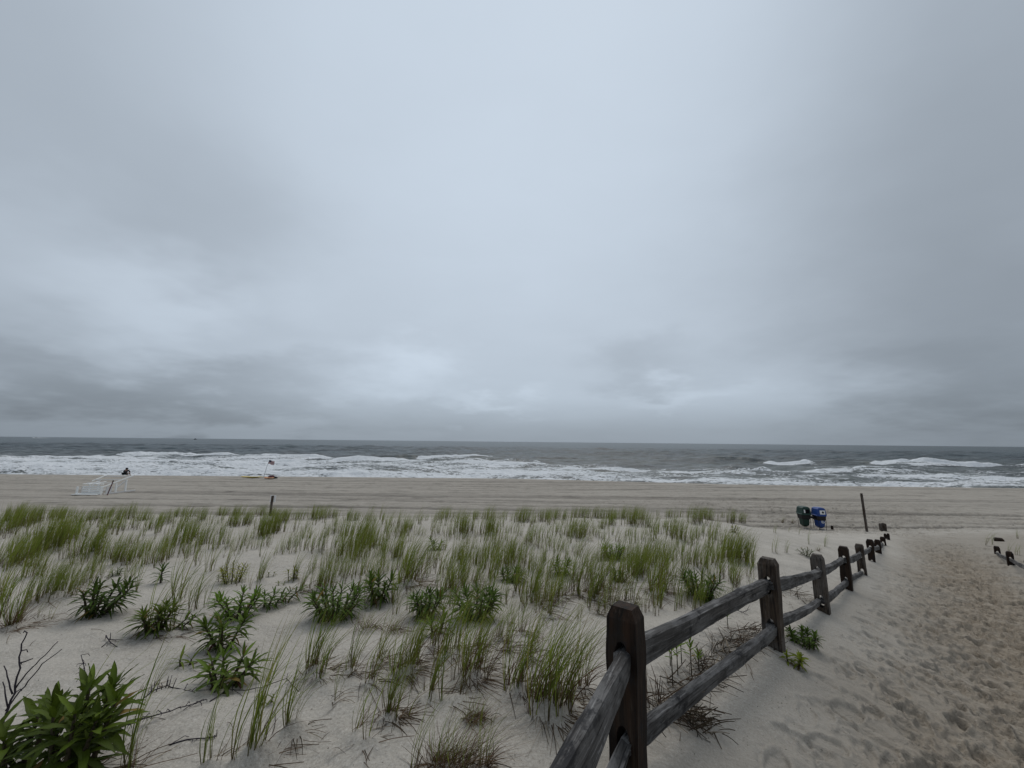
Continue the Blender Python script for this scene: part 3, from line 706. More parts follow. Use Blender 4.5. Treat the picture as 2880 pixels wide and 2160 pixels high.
# ------------------------------------------------------------------ split-rail fences
def post_mesh(seed, w=.142, d=.118, below=.75, holes=(.22, .57), stump=False):
    """post with tapered top and two mortises; its top is at z = 0; the mortised faces look along local y"""
    rg = random.Random(seed)
    prof = [(-below, 0), (-.95 if below > 1 else -below * .9, 0)]
    for h in sorted(holes, reverse=True):
        if h < below - .1:
            prof += [(-h - .075, 0), (-h - .066, .62), (-h - .035, .95), (-h, 1.0), (-h + .040, .95), (-h + .068, .62), (-h + .078, 0)]
    prof += [(-.105, 0), (-.05, 0), (-.010, 0), (0, 0)]
    mb = MB(); hw = .030
    def xs(i):
        z, k = prof[i]
        tw = w / 2
        if z > -.05: tw = w / 2 * (1 - .30 * (z + .05) / .05)
        
        td = d / 2 * (1 - (.30 * (z + .05) / .05 if z > -.05 else 0))
        wob = .0025 * math.sin(z * 9 + seed) + .002 * math.sin(z * 23 + seed * 2)
        return z, tw + wob, td + wob * .7, hw * k
    for sgn in (-1, 1):                              # front and back faces
        for i in range(len(prof) - 1):
            z0, a0, d0, h0 = xs(i); z1, a1, d1, h1 = xs(i + 1)
            b = len(mb.v)
            y0, y1 = sgn * d0, sgn * d1
            mb.v += [(-a0, y0, z0), (-h0, y0, z0), (h0, y0, z0), (a0, y0, z0), (-a1, y1, z1), (-h1, y1, z1), (h1, y1, z1), (a1, y1, z1)]
            if h0 == 0 and h1 == 0:
                mb.f.append((b, b + 3, b + 7, b + 4))
            else:
                mb.f += [(b, b + 1, b + 5, b + 4), (b + 2, b + 3, b + 7, b + 6)]
    for i in range(len(prof) - 1):                   # sides, hole walls
        z0, a0, d0, h0 = xs(i); z1, a1, d1, h1 = xs(i + 1)
        for sx in (-1, 1):
            b = len(mb.v)
            mb.v += [(sx * a0, -d0, z0), (sx * a0, d0, z0), (sx * a1, d1, z1), (sx * a1, -d1, z1)]; mb.f.append((b, b + 1, b + 2, b + 3))
            if h0 or h1:
                b = len(mb.v)
                mb.v += [(sx * h0, -d0, z0), (sx * h0, d0, z0), (sx * h1, d1, z1), (sx * h1, -d1, z1)]; mb.f.append((b, b + 1, b + 2, b + 3))
    for i in (0, len(prof) - 1):
        z, a, dd, _ = xs(i); b = len(mb.v)
        mb.v += [(-a, -dd, z), (a, -dd, z), (a, dd, z), (-a, dd, z)]; mb.f.append((b, b + 1, b + 2, b + 3))
    mb.c = [(1, 1, 1)] * len(mb.v)
    me = bpy.data.meshes.new('post'); me.from_pydata(mb.v, [], mb.f)
    bm = bmesh.new(); bm.from_mesh(me); bmesh.ops.remove_doubles(bm, verts=bm.verts, dist=.0004)
    bmesh.ops.recalc_face_normals(bm, faces=bm.faces); bm.to_mesh(me); bm.free()
    return me

def rail_mesh(length, seed, h=.135, t=.052, twist=.12, sag=.012, tips=(.07, .07)):
    """split rail along local x from 0 to length, thin at both ends"""
    rg = random.Random(seed); mb = MB(); rows = []
    N = 40
    ph = [rg.uniform(0, 6.28) for _ in range(6)]
    ecc = [rg.uniform(.90, 1.10) for _ in range(10)]
    for i in range(N + 1):
        u = i / N
        x = u * length
        e = min(x, length - x)
        tap = min(1, .55 + .45 * (e / .20) ** .8) if e < .20 else 1.0
        hh = h * tap * (1.06 - .20 * u) * (1 + .055 * math.sin(3.6 * u + ph[0]) + .018 * math.sin(19 * u + ph[1]))
        tt = t * (.72 + .28 * tap) * (1 + .10 * math.sin(7 * u + ph[2]))
        zc = -sag * math.sin(math.pi * u) + .007 * math.sin(4.4 * u + ph[3]); yc = .010 * math.sin(5.2 * u + ph[4])
        tw = twist * math.sin(3.1 * u + ph[5])
        ring = []
        for k, (a, b) in enumerate(((-.5, -.44), (-.36, -.5), (.36, -.5), (.5, -.45), (.47, 0), (.5, .41), (.30, .5), (-.12, .49), (-.5, .40), (-.48, 0))):
            j = ecc[k] * (1 + .045 * math.sin(23 * u + k * 2.1 + ph[1]) + rg.uniform(-.018, .018) + (.05 * max(0, math.sin(31 * u + ph[0] * 3 + k)) ** 6))
            y, z = a * tt * j, b * hh * j
            ring.append((x, yc + y * math.cos(tw) - z * math.sin(tw), zc + y * math.sin(tw) + z * math.cos(tw)))
        rows.append(ring)
    mb.quadgrid(rows, True, None, True)
    return mb

def fence(root, posts, tops, lower_until, seeds, upto=None, post_mats=None, below=None):
    for i, ((x, y), dt) in enumerate(zip(posts, tops)):
        a, b = posts[max(i - 1, 0)], posts[min(i + 1, len(posts) - 1)]
        ang = math.atan2(b[1] - a[1], b[0] - a[0])
        zt = CZ - dt
        g = ground_z(x, y)
        me = post_mesh(seeds + i, below=max(zt - g + .35, .9))
        rg = random.Random(seeds * 3 + i)
        link('post', me, (post_mats or {}).get(i, M_POST), root, (x, y, zt), (rg.uniform(-.02, .02), rg.uniform(-.02, .02), ang - math.pi / 2 + rg.uniform(-.05, .05)))
    for i in range(len(posts) - 1):
        p, q = posts[i], posts[i + 1]
        L = math.hypot(q[0] - p[0], q[1] - p[1]); an = math.atan2(q[1] - p[1], q[0] - p[0])
        nx, ny = -math.sin(an), math.cos(an)
        for lvl, hole in enumerate((.225, .575)):
            if lvl == 1 and i >= lower_until: continue
            s = (.011 if (i + lvl) % 2 else -.011)
            z0, z1 = CZ - tops[i] - hole - .004, CZ - tops[i + 1] - hole - .004
            ext = .075
            ln = math.sqrt(L * L + (z1 - z0) ** 2) + 2 * ext
            pit = math.atan2(z1 - z0, L)
            hh = (.128, .138, .108)[min(i, 2)] if lvl == 0 else (.10, .096, .088)[min(i, 2)]
            mb = rail_mesh(ln, seeds * 7 + i * 2 + lvl, h=hh, twist=(.5 if i == 0 and lvl == 0 else .16))
            mb.build('rail', M_RAIL, root, (p[0] - math.cos(an) * ext + nx * s, p[1] - math.sin(an) * ext + ny * s, z0 - math.tan(pit) * ext), (0, -pit, an))

f1 = thing('rail_fence', 'long weathered split-rail fence running down the dune beside the sand path', 'fence', (FENCE[1][0], FENCE[1][1], ground_z(*FENCE[1])))
bpy.context.view_layer.update()
fence(f1, FENCE, FTOP, 5, 40, post_mats={2: M_POSTG, 3: M_POSTG, 5: M_POSTG})
RF = [(8.6, 5.9), (10.7, 8.0), (12.75, 10.05), (14.5, 11.84), (16.2, 13.55)]
RT = [(CZ - ground_z(*p)) - h for p, h in zip(RF, (.42, .42, .42, .37, .26))]
f2 = thing('rail_fence', 'low split-rail fence almost buried in sand on the far side of the path', 'fence', (RF[3][0], RF[3][1], ground_z(*RF[3])))
fence(f2, RF, RT, 0, 90)
for o in (f1, f2):
    for ch in o.children:
        ch.location = Vector(ch.location) - o.location

# ------------------------------------------------------------------ stumps and posts
def stump(px, py, h, w, label, tilt=0.0, n=1):
    p = at(px, py)
    t = thing('wooden_post', label, 'post', (p[0], p[1], p[2]))
    me = post_mesh(int(px), w=w, d=w * .85, below=h + .3, holes=())
    link('post_body', me, M_POST, t, (0, 0, h), (0, tilt, R(-45)))
    return t
stump(2490.5, 1515, .19, .075, 'left one of two tiny dark post ends beyond the last fence post')
stump(2499.5, 1518, .23, .085, 'right one of two tiny dark post ends beyond the last fence post')
stump(2340.7, 1488, .18, .11, 'small dark wooden stump in the trampled sand beside the blue bin')
stump(2810, 1522, .13, .26, 'dark stump end above the nearly buried fence across the path')

p = at(2484, 1492)
t = thing('timber_stump', 'thick grey stump of three upright timbers behind the fence end', 'stump', tuple(p))
for k, (ox, oy, h, w) in enumerate(((-.105, 0, .37, .115), (.015, -.02, .39, .105), (.125, .01, .36, .115))):
    me = post_mesh(300 + k, w=w, d=.13, below=h + .3, holes=())
    link('timber', me, M_POSTG, t, (ox * .92, oy, h), (0, (ox * .22), 0))

p = at(2438.5, 1496)
t = thing('tall_post', 'tall thin leaning square post standing on the beach right of the bins', 'post', tuple(p))
mb = MB()
mb.beam((0, 0, -.4), (0, 0, 1.90), .088, .088, (0, 1, 0))
mb.build('shaft', M_POSTG, t, rot=(R(-1), R(-1.2), R(30)))
mb = MB(); mb.box((0, 0, 1.935), (.098, .098, .05), bev=.012)
mb.build('cap', M_POST, t, rot=(R(-1), R(-1.2), R(30)))

M_SIGN = plain('sign_back', (.80, .81, .82), .5, .4, .06, 5)
d = ray(757, 1450); Y = 19.5
gx = d[0] * Y
t = thing('sign_post', 'thin wooden post with white sign board standing behind the dune-crest grass', 'sign', (gx, Y, ground_z(gx, Y)))
hs = (CZ - ground_z(gx, Y)) + ray(757, 1394)[2] * Y
mb = MB(); mb.beam((0, 0, -.3), (.02, 0, hs), .085, .07, (0, 1, 0)); mb.build('pole', M_POSTG, t, rot=(0, R(2.0), 0))
mb = MB(); mb.box((0, .045, hs - .15), (.27, .012, .32), bev=.004); mb.build('sign_board', M_SIGN, t, rot=(0, R(3.0), 0))

# ------------------------------------------------------------------ recycling bins
M_GREEN = plain('green_plastic', (.004, .032, .021), .5, .45, .15, 4)
M_BLUE = plain('blue_plastic', (.006, .042, .20), .48, .5, .12, 4)
M_BLACK = plain('black_metal', (.008, .008, .009), .5, .4, .3, 8)
M_WHITE = plain('white_panel', (.72, .73, .72), .5, .4, .06, 8)
M_DARK = plain('dark_hole', (.004, .004, .006), .8, .1, .2, 8)

def bin_unit(px, py, mat, label, kind):
    p = at(px, py)
    t = thing('litter_bin', label, 'bin', tuple(p), R(-4))
    hx, hy = .225, .265
    def ring(sx, sy, z, dx=0, dy=0, c=.30):
        x, y, k = hx * sx, hy * sy, c
        return [(dx - x + x * k, dy - y, z), (dx + x - x * k, dy - y, z), (dx + x, dy - y + y * k, z), (dx + x, dy + y - y * k, z), (dx + x - x * k, dy + y, z), (dx - x + x * k, dy + y, z), (dx - x, dy + y - y * k, z), (dx - x, dy - y + y * k, z)]
    mb = MB()
    mb.quadgrid([ring(.34, .36, .055), ring(.74, .74, .155), ring(.80, .80, .32), ring(.88, .90, .74), ring(.92, .92, .76)], True, None, True)
    mb.build('body', mat, t)
    mb = MB()
    mb.quadgrid([ring(.90, .92, .47), ring(1.02, 1.0, .52), ring(1.08, 1.06, .69), ring(1.12, 1.1, .70)], True, None, True)
    mb.build('holder_band', M_BLACK, t)
    mb = MB()
    mb.quadgrid([ring(1.14, 1.14, .70), ring(1.18, 1.18, .715), ring(1.18, 1.18, .735), ring(1.06, 1.06, .76, c=.07), ring(.90, .94, 1.07, c=.07), ring(.60, .82, 1.135, c=.07), ring(.3, .5, 1.145, c=.07)], True, None, True)
    lid = mb.build('hood', mat, t)
    for sx in (-1, 1):
        for sy in (-1, 1):
            mb = MB(); mb.tube([(sx * hx * .86, sy * hy * .86, .55), (sx * hx * .80, sy * hy * .82, .0), (sx * hx * .80, sy * hy * .82, -.12)], .011, 6)
            mb.build('leg', M_BLACK, t)
    # the opening panel sits on the slightly leaning face towards the dune
    tilt = math.atan2(hy * .12, .31)
    fy = -hy * 1.03 + .045 * .10 - .004
    if kind == 'bottle':
        mb = MB(); mb.box((.0, 0, 0), (.27, .008, .21), bev=.003)
        pn = mb.build('panel', M_WHITE, t, (.02, -hy * 1.012 - .004, .905), (-tilt, 0, 0))
        mb = MB(); mb.tube([(0, -.008, 0), (0, .004, 0)], .055, 20); mb.build('round_opening', M_DARK, pn, (.02, 0, .0))
        mb = MB()
        for k in range(20):
            a0, a1 = 2 * math.pi * k / 24 + .9, 2 * math.pi * (k + .98) / 24 + .9
            b = len(mb.v)
            for a in (a0, a1):
                for r_ in (.055, .088): mb.v.append((r_ * math.cos(a), 0, r_ * math.sin(a)))
            mb.f.append((b, b + 1, b + 3, b + 2))
        for k in range(10):
            a0, a1 = 2 * math.pi * k / 12 + .5, 2 * math.pi * (k + .98) / 12 + .5
            b = len(mb.v)
            for a in (a0, a1):
                for r_ in (.012, .033): mb.v.append((r_ * math.cos(a), 0, r_ * math.sin(a)))
            mb.f.append((b, b + 1, b + 3, b + 2))
        mb.c = [(1, 1, 1)] * len(mb.v)
        mb.build('round_emblem', M_WHITE, t, (.04, -hy * .835, .41), (.055, 0, 0))
    else:
        mb = MB(); mb.box((0, 0, 0), (.24, .008, .20), bev=.003)
        op = mb.build('opening', M_DARK, t, (.02, -hy * 1.012 - .003, .90), (-tilt, 0, 0))
        mb = MB(); mb.box((0, 0, 0), (.075, .006, .17), bev=.002)
        mb.build('notice', M_WHITE, t, (-.115, -hy * 1.012 - .011, .905), (-tilt, 0, 0))
    return t

bin_unit(2264, 1483, M_GREEN, 'dark green hooded litter bin left of the blue one on the beach', 'open')
tb = bin_unit(2307, 1487, M_BLUE, 'bright blue hooded recycling bin with round hole in its white panel', 'bottle')
pa, pb = at(2264, 1483), at(2307, 1487)
t = thing('bin_frame', 'black metal frame joining the green and blue bins', 'frame', (float((pa[0] + pb[0]) / 2), float((pa[1] + pb[1]) / 2), float((pa[2] + pb[2]) / 2)))
mb = MB()
dx = (pb[0] - pa[0]) / 2
mb.box((0, -.02, .585), (2 * dx - .42, .32, .10), bev=.01)
mb.build('crossbar', M_BLACK, t)
mb = MB(); mb.box((dx + .265, .0, .56), (.10, .36, .18), bev=.03, ry=.35); mb.build('end_tray', M_BLACK, t)

# ------------------------------------------------------------------ things out on the beach
M_WPAINT = plain('white_paint', (.84, .85, .84), .55, .4, .10, 5)
M_WWORN = plain('worn_white_paint', (.62, .62, .62), .7, .3, .2, 5)
p = at(250, 1391)
t = thing('lifeguard_stand', 'white wooden lifeguard stand tipped over on the raked beach', 'lifeguard stand', tuple(p), 0)
W = .98
mb = MB()
for k in range(3): mb.box((0, -.34 + k * .17, .05 + k * .01), (2 * W + .08 - k * .12, .12, .035), bev=.005)
mb.build('seat_board', M_WPAINT, t)
mb = MB()
for k in range(4): mb.box((0.02, .20 + k * .012, .13 + k * .155), (2 * W - .26, .03, .105), bev=.004)
mb.build('seat_back', M_WPAINT, t)
mb = MB(); mb.box((-.02, .24, .80), (1.62, .14, .05), bev=.008); mb.build('top_rail', M_WPAINT, t)
for sx in (-1, 1):
    mb = MB(); mb.beam((sx * (W - .02), -.04, -.05), (sx * (W - .02), -.04, .62), .09, .12, (0, 1, 0)); mb.build('front_post', M_WPAINT, t)
    mb = MB(); mb.beam((sx * W, -.08, .55) if sx > 0 else (-W - .10, 1.1, .93), (sx * (W + .20), 2.30, 1.32), .05, .085); mb.build('leg', M_WPAINT, t)
    mb = MB(); mb.beam((sx * (W + .06), .15, .04), (sx * (W + .30), 2.5, .05), .07, .09); mb.build('skid', M_WWORN, t)
    for y0 in (.30, .55): 
        mb = MB(); mb.box((sx * (W + .03), y0 + .1, .30), (.03, .20, .56), bev=.004); mb.build('side_board', M_WWORN, t)
    for y0, h in ((1.0, .78), (1.75, 1.02)):
        mb = MB(); mb.beam((sx * (W + .04 + y0 * .085), y0, 0), (sx * (W + .02 + y0 * .085), y0, h), .10, .09, (0, 1, 0)); mb.build('upright', M_WPAINT, t)
    mb = MB(); mb.beam((sx * (W + .10), 1.05, .42), (sx * (W + .18), 1.72, .95), .05, .08); mb.build('brace', M_WWORN, t)
for y0, h in ((.75, .83), (1.35, 1.03), (2.05, 1.26)):
    mb = MB(); mb.beam((-W - .12, y0, h), (W + .12, y0, h + .01), .09, .05); mb.build('crosspiece', M_WWORN, t)
for x0 in (-.42, .16):
    mb = MB(); mb.beam((x0, .22, .82), (x0 + .10, .95, .93), .08, .04); mb.build('slat', M_WPAINT, t)

p2 = at(305, 1391.5)
M_RED = plain('dark_red_paint', (.085, .012, .022), .5, .4, .2, 8)
t = thing('red_pole', 'thin dark red pole leaning against the side of the white stand', 'pole', (p2[0], p2[1] - .1, p2[2]))
mb = MB(); mb.tube([(0, 0, -.05), (.13, .12, .85), (.155, .14, 1.02)], .034, 8); mb.build('shaft', M_RED, t)
mb = MB(); mb.tube([(.155, .14, 1.02), (.165, .148, 1.10), (.168, .15, 1.13)], [.045, .045, .02], 8); mb.build('tip', M_BLACK, t)

# flag on the berm
M_STEEL = plain('flag_pole', (.06, .065, .075), .5, .4, .2, 8)
p = at(740.5, 1341)
t = thing('flag', 'small striped flag with blue corner fluttering on a leaning pole', 'flag', tuple(p))
mb = MB(); mb.tube([(0, 0, -.3), (.28, 0, 1.10), (.52, 0, 1.92)], .016, 6); mb.build('pole', M_STEEL, t)
M_FR, M_FW, M_FB = plain('flag_red', (.26, .022, .035), .8, .2, .1), plain('flag_white', (.55, .54, .55), .8, .2, .05), plain('flag_blue', (.012, .018, .06), .8, .2, .1)
me = bpy.data.meshes.new('cloth')
NX, NZ = 26, 13
V, Fc, mi = [], [], []
for j in range(NZ + 1):
    for i in range(NX + 1):
        u, v = i / NX, j / NZ
        V.append((.40 + .115 * v + u * .66 * .97, .06 * math.sin(u * 8 + v * 1.5) * u, 1.50 + .40 * v - u * .16 + .02 * math.sin(u * 7)))
for j in range(NZ):
    for i in range(NX):
        a = j * (NX + 1) + i
        Fc.append((a, a + 1, a + NX + 2, a + NX + 1))
        mi.append(2 if (i < 11 and j >= 6) else (0 if j % 2 == 0 else 1))
me.from_pydata(V, [], Fc)
for mm in (M_FR, M_FW, M_FB): me.materials.append(mm)
me.polygons.foreach_set('material_index', mi)
link('cloth', me, None, t)
mb = MB()
for rr in range(4):
    for cc in range(5):
        i, j = 1.4 + cc * 1.9, 7.0 + rr * 1.5
        u, v = i / NX, j / NZ
        c = (.40 + .115 * v + u * .66 * .97, .06 * math.sin(u * 8 + v * 1.5) * u - .004, 1.50 + .40 * v - u * .16 + .02 * math.sin(u * 7))
        b = len(mb.v)
        for q in range(10):
            a_ = math.pi * 2 * q / 10 + math.pi / 2; r_ = .012 if q % 2 == 0 else .005
            mb.v.append((c[0] + r_ * math.cos(a_), c[1], c[2] + r_ * math.sin(a_)))
        mb.f.append(tuple(range(b, b + 10)))
mb.c = [(1, 1, 1)] * len(mb.v)
mb.build('star', M_FW, t)['kind'] = 'stuff'

def board(px, py, L, Wd, mat, label, deck, rz=0.0, name='rescue_board'):
    p = at(px, py)
    t = thing(name, label, 'rescue board', (p[0], p[1], p[2] + .02), rz)
    rows = []
    for i in range(25):
        u = i / 24; s = max(.02, math.sin(math.pi * min(1, u * 1.02) ** .9) ** .55)
        x = (u - .5) * L; zr = .10 * abs(u - .5) ** 2.5 * 8 * .35
        rows.append([(x, Wd / 2 * s * math.cos(a), zr + .065 + .065 * min(1, s * 1.4) * math.sin(a)) for a in [2 * math.pi * k / 12 for k in range(12)]])
    mb = MB(); mb.quadgrid(rows, True, None, True); mb.build('hull', mat, t, smooth=True)
    mb = MB(); mb.box((L * .12, 0, .136), (L * .35, Wd * .6, .012), bev=.004); mb.build('deck_pad', deck, t)
    return t
M_YEL = plain('yellow_plastic', (.55, .42, .10), .45, .4, .1, 5)
M_ORG = plain('orange_plastic', (.62, .28, .12), .45, .4, .1, 5)
board(708, 1343.5, 2.5, .62, M_YEL, 'yellow rescue board lying on the beach left of the flag', M_WPAINT, R(2))
board(757, 1346, 1.2, .50, M_ORG, 'short orange rescue board lying on the beach right of the flag', M_RED, R(-3))
p = at(763, 1343)
t = thing('rescue_can', 'red torpedo-shaped rescue float lying behind the orange board', 'rescue float', (p[0], p[1], p[2] + .10))
mb = MB(); mb.tube([(-.36, 0, 0), (-.30, 0, 0), (-.12, 0, 0.01), (.12, 0, .02), (.30, 0, .03), (.36, 0, .03)], [.03, .08, .115, .12, .085, .03], 10); mb.build('float_body', M_RED, t, smooth=True)
mb = MB(); mb.tube([(.05, 0, .12), (.08, 0, .20), (.22, 0, .21), (.26, 0, .12)], .018, 6); mb.build('handle', M_RED, t)
p = at(774, 1345)
t = thing('kit_bag', 'small dark bag on the sand beside the orange board', 'bag', (p[0], p[1], p[2] + .0))
mb = MB(); mb.quadgrid([[(x * sx, y * sx, z) for x, y in ((-.2, -.1), (0, -.14), (.2, -.1), (.23, 0), (.2, .1), (0, .13), (-.2, .1), (-.23, 0))] for z, sx in ((-.02, 1.0), (.08, 1.08), (.15, .8), (.19, .35))], True, None, True)
mb.build('bag_body', M_BLACK, t, smooth=True)
mb = MB(); mb.tube([(-.1, 0, .16), (-.04, 0, .25), (.05, 0, .25), (.1, 0, .16)], .012, 6); mb.build('strap', M_BLACK, t)

# boats on the horizon
M_HULL = plain('boat_hull', (.05, .055, .065), .5, .4, .2, .3)
M_WAKE = plain('wake_foam', (.75, .78, .80), .9, .2, .1, .4)
def boat(px, py, L, H, label, wake):
    d = ray(px, py); Y = 2450.0
    t = thing('motor_boat', label, 'boat', (d[0] * Y, Y, CZ - SEA_D), 0)
    rows = []
    for i in range(9):
        u = i / 8; s = .25 + .75 * math.sin(math.pi * (.5 + .5 * u) if u > .5 else math.pi * .5)
        s = max(.08, 1 - max(0, u - .55) ** 2 * 4.5)
        rows.append([(-(u - .5) * L, y * L * .14 * s, z) for y, z in ((-.6, -.3), (-1, H * .45), (1, H * .45), (.6, -.3))])
    mb = MB(); mb.quadgrid(rows, True, None, True); mb.build('hull', M_HULL, t)
    mb = MB(); mb.box((L * .02, 0, H * .68), (L * .34, L * .17, H * .5), bev=.3); mb.build('cabin', M_HULL, t)
    if wake:
        mb = MB()
        rw = []
        for i in range(15):
            u = i / 14
            rw.append([(-L * .6 + u * wake, -6 - 10 * u, .15), (-L * .6 + u * wake, -3.5 - 6 * u, 1.7 * (1 - u) ** 2 + .35), (-L * .6 + u * wake, 3.5 + 6 * u, 1.7 * (1 - u) ** 2 + .35), (-L * .6 + u * wake, 6 + 10 * u, .15)])
        mb.quadgrid(rw, False); mb.build('wake', M_WAKE, t, smooth=True)
boat(101, 1231, 26, 4.5, 'distant dark motor boat trailing a white wake near the horizon', 120)
boat(549, 1234.5, 18, 7.0, 'tiny dark boat alone on the horizon right of the boat with the wake', 0)

# ------------------------------------------------------------------ person sitting at the water's edge
def skin_body(name, pts, edges, rad, mat, parent, sub=2):
    me = bpy.data.meshes.new(name)
    me.from_pydata(pts, edges, [])
    o = link(name, me, mat, parent)
    md = o.modifiers.new('skin', 'SKIN')
    for i, r_ in enumerate(rad):
        me.skin_vertices[0].data[i].radius = (r_, r_) if not isinstance(r_, tuple) else r_
    me.skin_vertices[0].data[0].use_root = True
    ss = o.modifiers.new('smooth', 'SUBSURF'); ss.levels = ss.render_levels = sub
    return o
M_SKIN = plain('skin', (.30, .17, .12), .6, .3, .1, 8)
M_HAIR = plain('dark_hair', (.010, .009, .010), .6, .3, .3, 20)
M_TOP = plain('dark_grey_top', (.045, .043, .046), .9, .1, .25, 12)
M_CHAIR = plain('chair_fabric', (.012, .016, .018), .8, .2, .3, 10)
d = ray(353, 1335); Y = 49.0
gz = ground_z(d[0] * Y, Y)
t = thing('person', 'person in a dark grey top hunched in a low chair facing the surf', 'person', (d[0] * Y, Y, gz), R(20))
t.scale = (1.12, 1.12, 1.0)
J = [(0, 0, .27), (0, -.03, .42), (0, .02, .58), (0, .07, .70), (0, .10, .76), (0, .13, .86), (0, .16, .93),
     (.09, .02, .25), (.13, .42, .36), (.13, .62, .03), (.13, .74, .03),
     (-.09, .02, .25), (-.13, .42, .36), (-.13, .62, .03), (-.13, .74, .03),
     (.17, .06, .66), (.27, .16, .46), (.22, .40, .42), (.20, .46, .41), (-.17, .06, .66), (-.27, .16, .46), (-.22, .40, .42), (-.20, .46, .41)]
ED = [(0, 1), (1, 2), (2, 3), (3, 4), (4, 5), (5, 6), (0, 7), (7, 8), (8, 9), (9, 10), (0, 11), (11, 12), (12, 13), (13, 14), (3, 15), (15, 16), (16, 17), (17, 18), (3, 19), (19, 20), (20, 21), (21, 22)]
RD = [.14, .13, .14, .10, .055, .085, .075, .085, .065, .042, .04, .085, .065, .042, .04, .055, .045, .035, .03, .055, .045, .035, .03]
skin_body('body', J, ED, RD, M_SKIN, t)
skin_body('top', [J[0], J[1], J[2], J[3], J[15], J[16], (.25, .30, .43), J[19], J[20], (-.25, .30, .43)], [(0, 1), (1, 2), (2, 3), (3, 4), (4, 5), (5, 6), (3, 7), (7, 8), (8, 9)], [.155, .155, .165, .13, .075, .062, .05, .075, .062, .05], M_TOP, t)
skin_body('hair', [(0, .08, .72), (0, .085, .80), (0, .11, .90), (0, .15, .955)], [(0, 1), (1, 2), (2, 3)], [.10, .12, .135, .09], M_HAIR, t)
ch = thing('beach_chair', 'low dark folding beach chair under the hunched person', 'chair', (d[0] * Y, Y - .08, gz), R(20))
mb = MB(); mb.box((0, .12, .17), (.52, .46, .02), rx=R(8)); mb.build('seat', M_CHAIR, ch)
mb = MB(); mb.box((-.02, -.14, .30), (.50, .02, .26), rx=R(18)); mb.build('backrest', M_CHAIR, ch)
for sx in (-1, 1):
    mb = MB(); mb.tube([(sx * .27, .42, 0), (sx * .27, -.10, .22), (sx * .27, -.19, .46)], .013, 6); mb.build('frame_side', M_STEEL, ch)
    mb = MB(); mb.tube([(sx * .33, -.40, 0), (sx * .28, .0, .36)], .016, 6); mb.build('leg', M_STEEL, ch)

# ------------------------------------------------------------------ beach grass
def blade_arrays(n, foot, rng, lean=.22, spread=.30, width=.010, seg=5, brown=.12, hvar=.35, stiff=1.0, palette=0, wind=(1.0, -.12)):
    """n blades of unit height rising from a foot of the given radius; returns verts, quads, colours"""
    V, F, C = [], [], []
    stalks = max(2, n // 5)
    sx = rng.normal(0, foot * .6, stalks); sy = rng.normal(0, foot * .6, stalks)
    for i in range(n):
        k = rng.integers(stalks)
        bx, by = sx[k] + rng.normal(0, .012), sy[k] + rng.normal(0, .012)
        dead = rng.random() < brown
        h = (1 - hvar * rng.random() ** 1.3) * (rng.uniform(.45, .85) if dead else 1)
        a = rng.uniform(0, 2 * math.pi)
        sp = spread * rng.random() ** .8 * (1.8 if dead else 1)
        ln = lean * rng.uniform(.4, 1.6)
        ox, oy = math.cos(a) * sp + (sx[k] / max(foot, .01)) * .05, math.sin(a) * sp + (sy[k] / max(foot, .01)) * .05
        curl = rng.uniform(.2, 1.0) * stiff
        if dead: curl *= 1.8
        w = width * rng.uniform(.6, 1.25)
        fa = rng.uniform(0, math.pi)
        wx, wy = math.cos(fa) * w / 2, math.sin(fa) * w / 2
        b0 = len(V)
        hue = rng.random()
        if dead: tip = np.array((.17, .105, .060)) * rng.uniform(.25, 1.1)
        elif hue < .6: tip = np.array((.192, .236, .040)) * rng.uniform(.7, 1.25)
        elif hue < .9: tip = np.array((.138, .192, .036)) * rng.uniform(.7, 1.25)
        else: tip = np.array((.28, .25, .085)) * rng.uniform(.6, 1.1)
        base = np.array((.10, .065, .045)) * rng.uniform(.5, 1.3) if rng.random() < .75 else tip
        for j in range(seg + 1):
            t = j / seg
            x = bx + ox * t + wind[0] * ln * t * t * (1 + curl * t * .55)
            y = by + oy * t + wind[1] * ln * t * t
            z = h * (t - .22 * (abs(ln) + sp) * curl * t ** 3) - .03 * (j == 0)
            tp = (1 - t ** 2.2) * (.75 + .25 * min(1, t * 4)) + .04
            V.append((x - wx * tp, y - wy * tp, z)); V.append((x + wx * tp, y + wy * tp, z))
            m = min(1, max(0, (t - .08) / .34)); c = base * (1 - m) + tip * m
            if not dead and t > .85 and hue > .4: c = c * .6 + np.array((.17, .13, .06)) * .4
            C += [c, c]
        for j in range(seg):
            q = b0 + 2 * j
            F.append((q, q + 1, q + 3, q + 2))
    return np.array(V), np.array(F), np.clip(np.array(C), 0, 1)

GR = np.random.default_rng(77)
VAR = {}
for kind, cnt, spec in (('d', 6, dict(n=150, foot=.36, lean=.21, spread=.11, width=.0088)),
                        ('m', 8, dict(n=54, foot=.26, lean=.19, spread=.11, width=.0088)),
                        ('s', 4, dict(n=20, foot=.14, lean=.22, spread=.18, width=.0095)),
                        ('b', 3, dict(n=100, foot=.17, lean=.30, spread=.55, width=.010, brown=.85)),
                        ('N', 6, dict(n=54, foot=.16, lean=.32, spread=.26, width=.0100, seg=7, brown=.30)),
                        ('n', 9, dict(n=27, foot=.075, lean=.32, spread=.23, width=.0105, seg=7, brown=.26)),
                        ('t', 4, dict(n=9, foot=.03, lean=.36, spread=.24, width=.0095, seg=7, brown=.2))):
    VAR[kind] = [blade_arrays(rng=GR, **spec) for _ in range(cnt)]
GMESH = {}
def grass_mesh(kind, k):
    if (kind, k) not in GMESH:
        me = mesh_np('grass_clump', *VAR[kind][k][:2], cols=VAR[kind][k][2], smooth=True)
        me.materials.append(M_GRASS)
        GMESH[(kind, k)] = me
    return GMESH[(kind, k)]

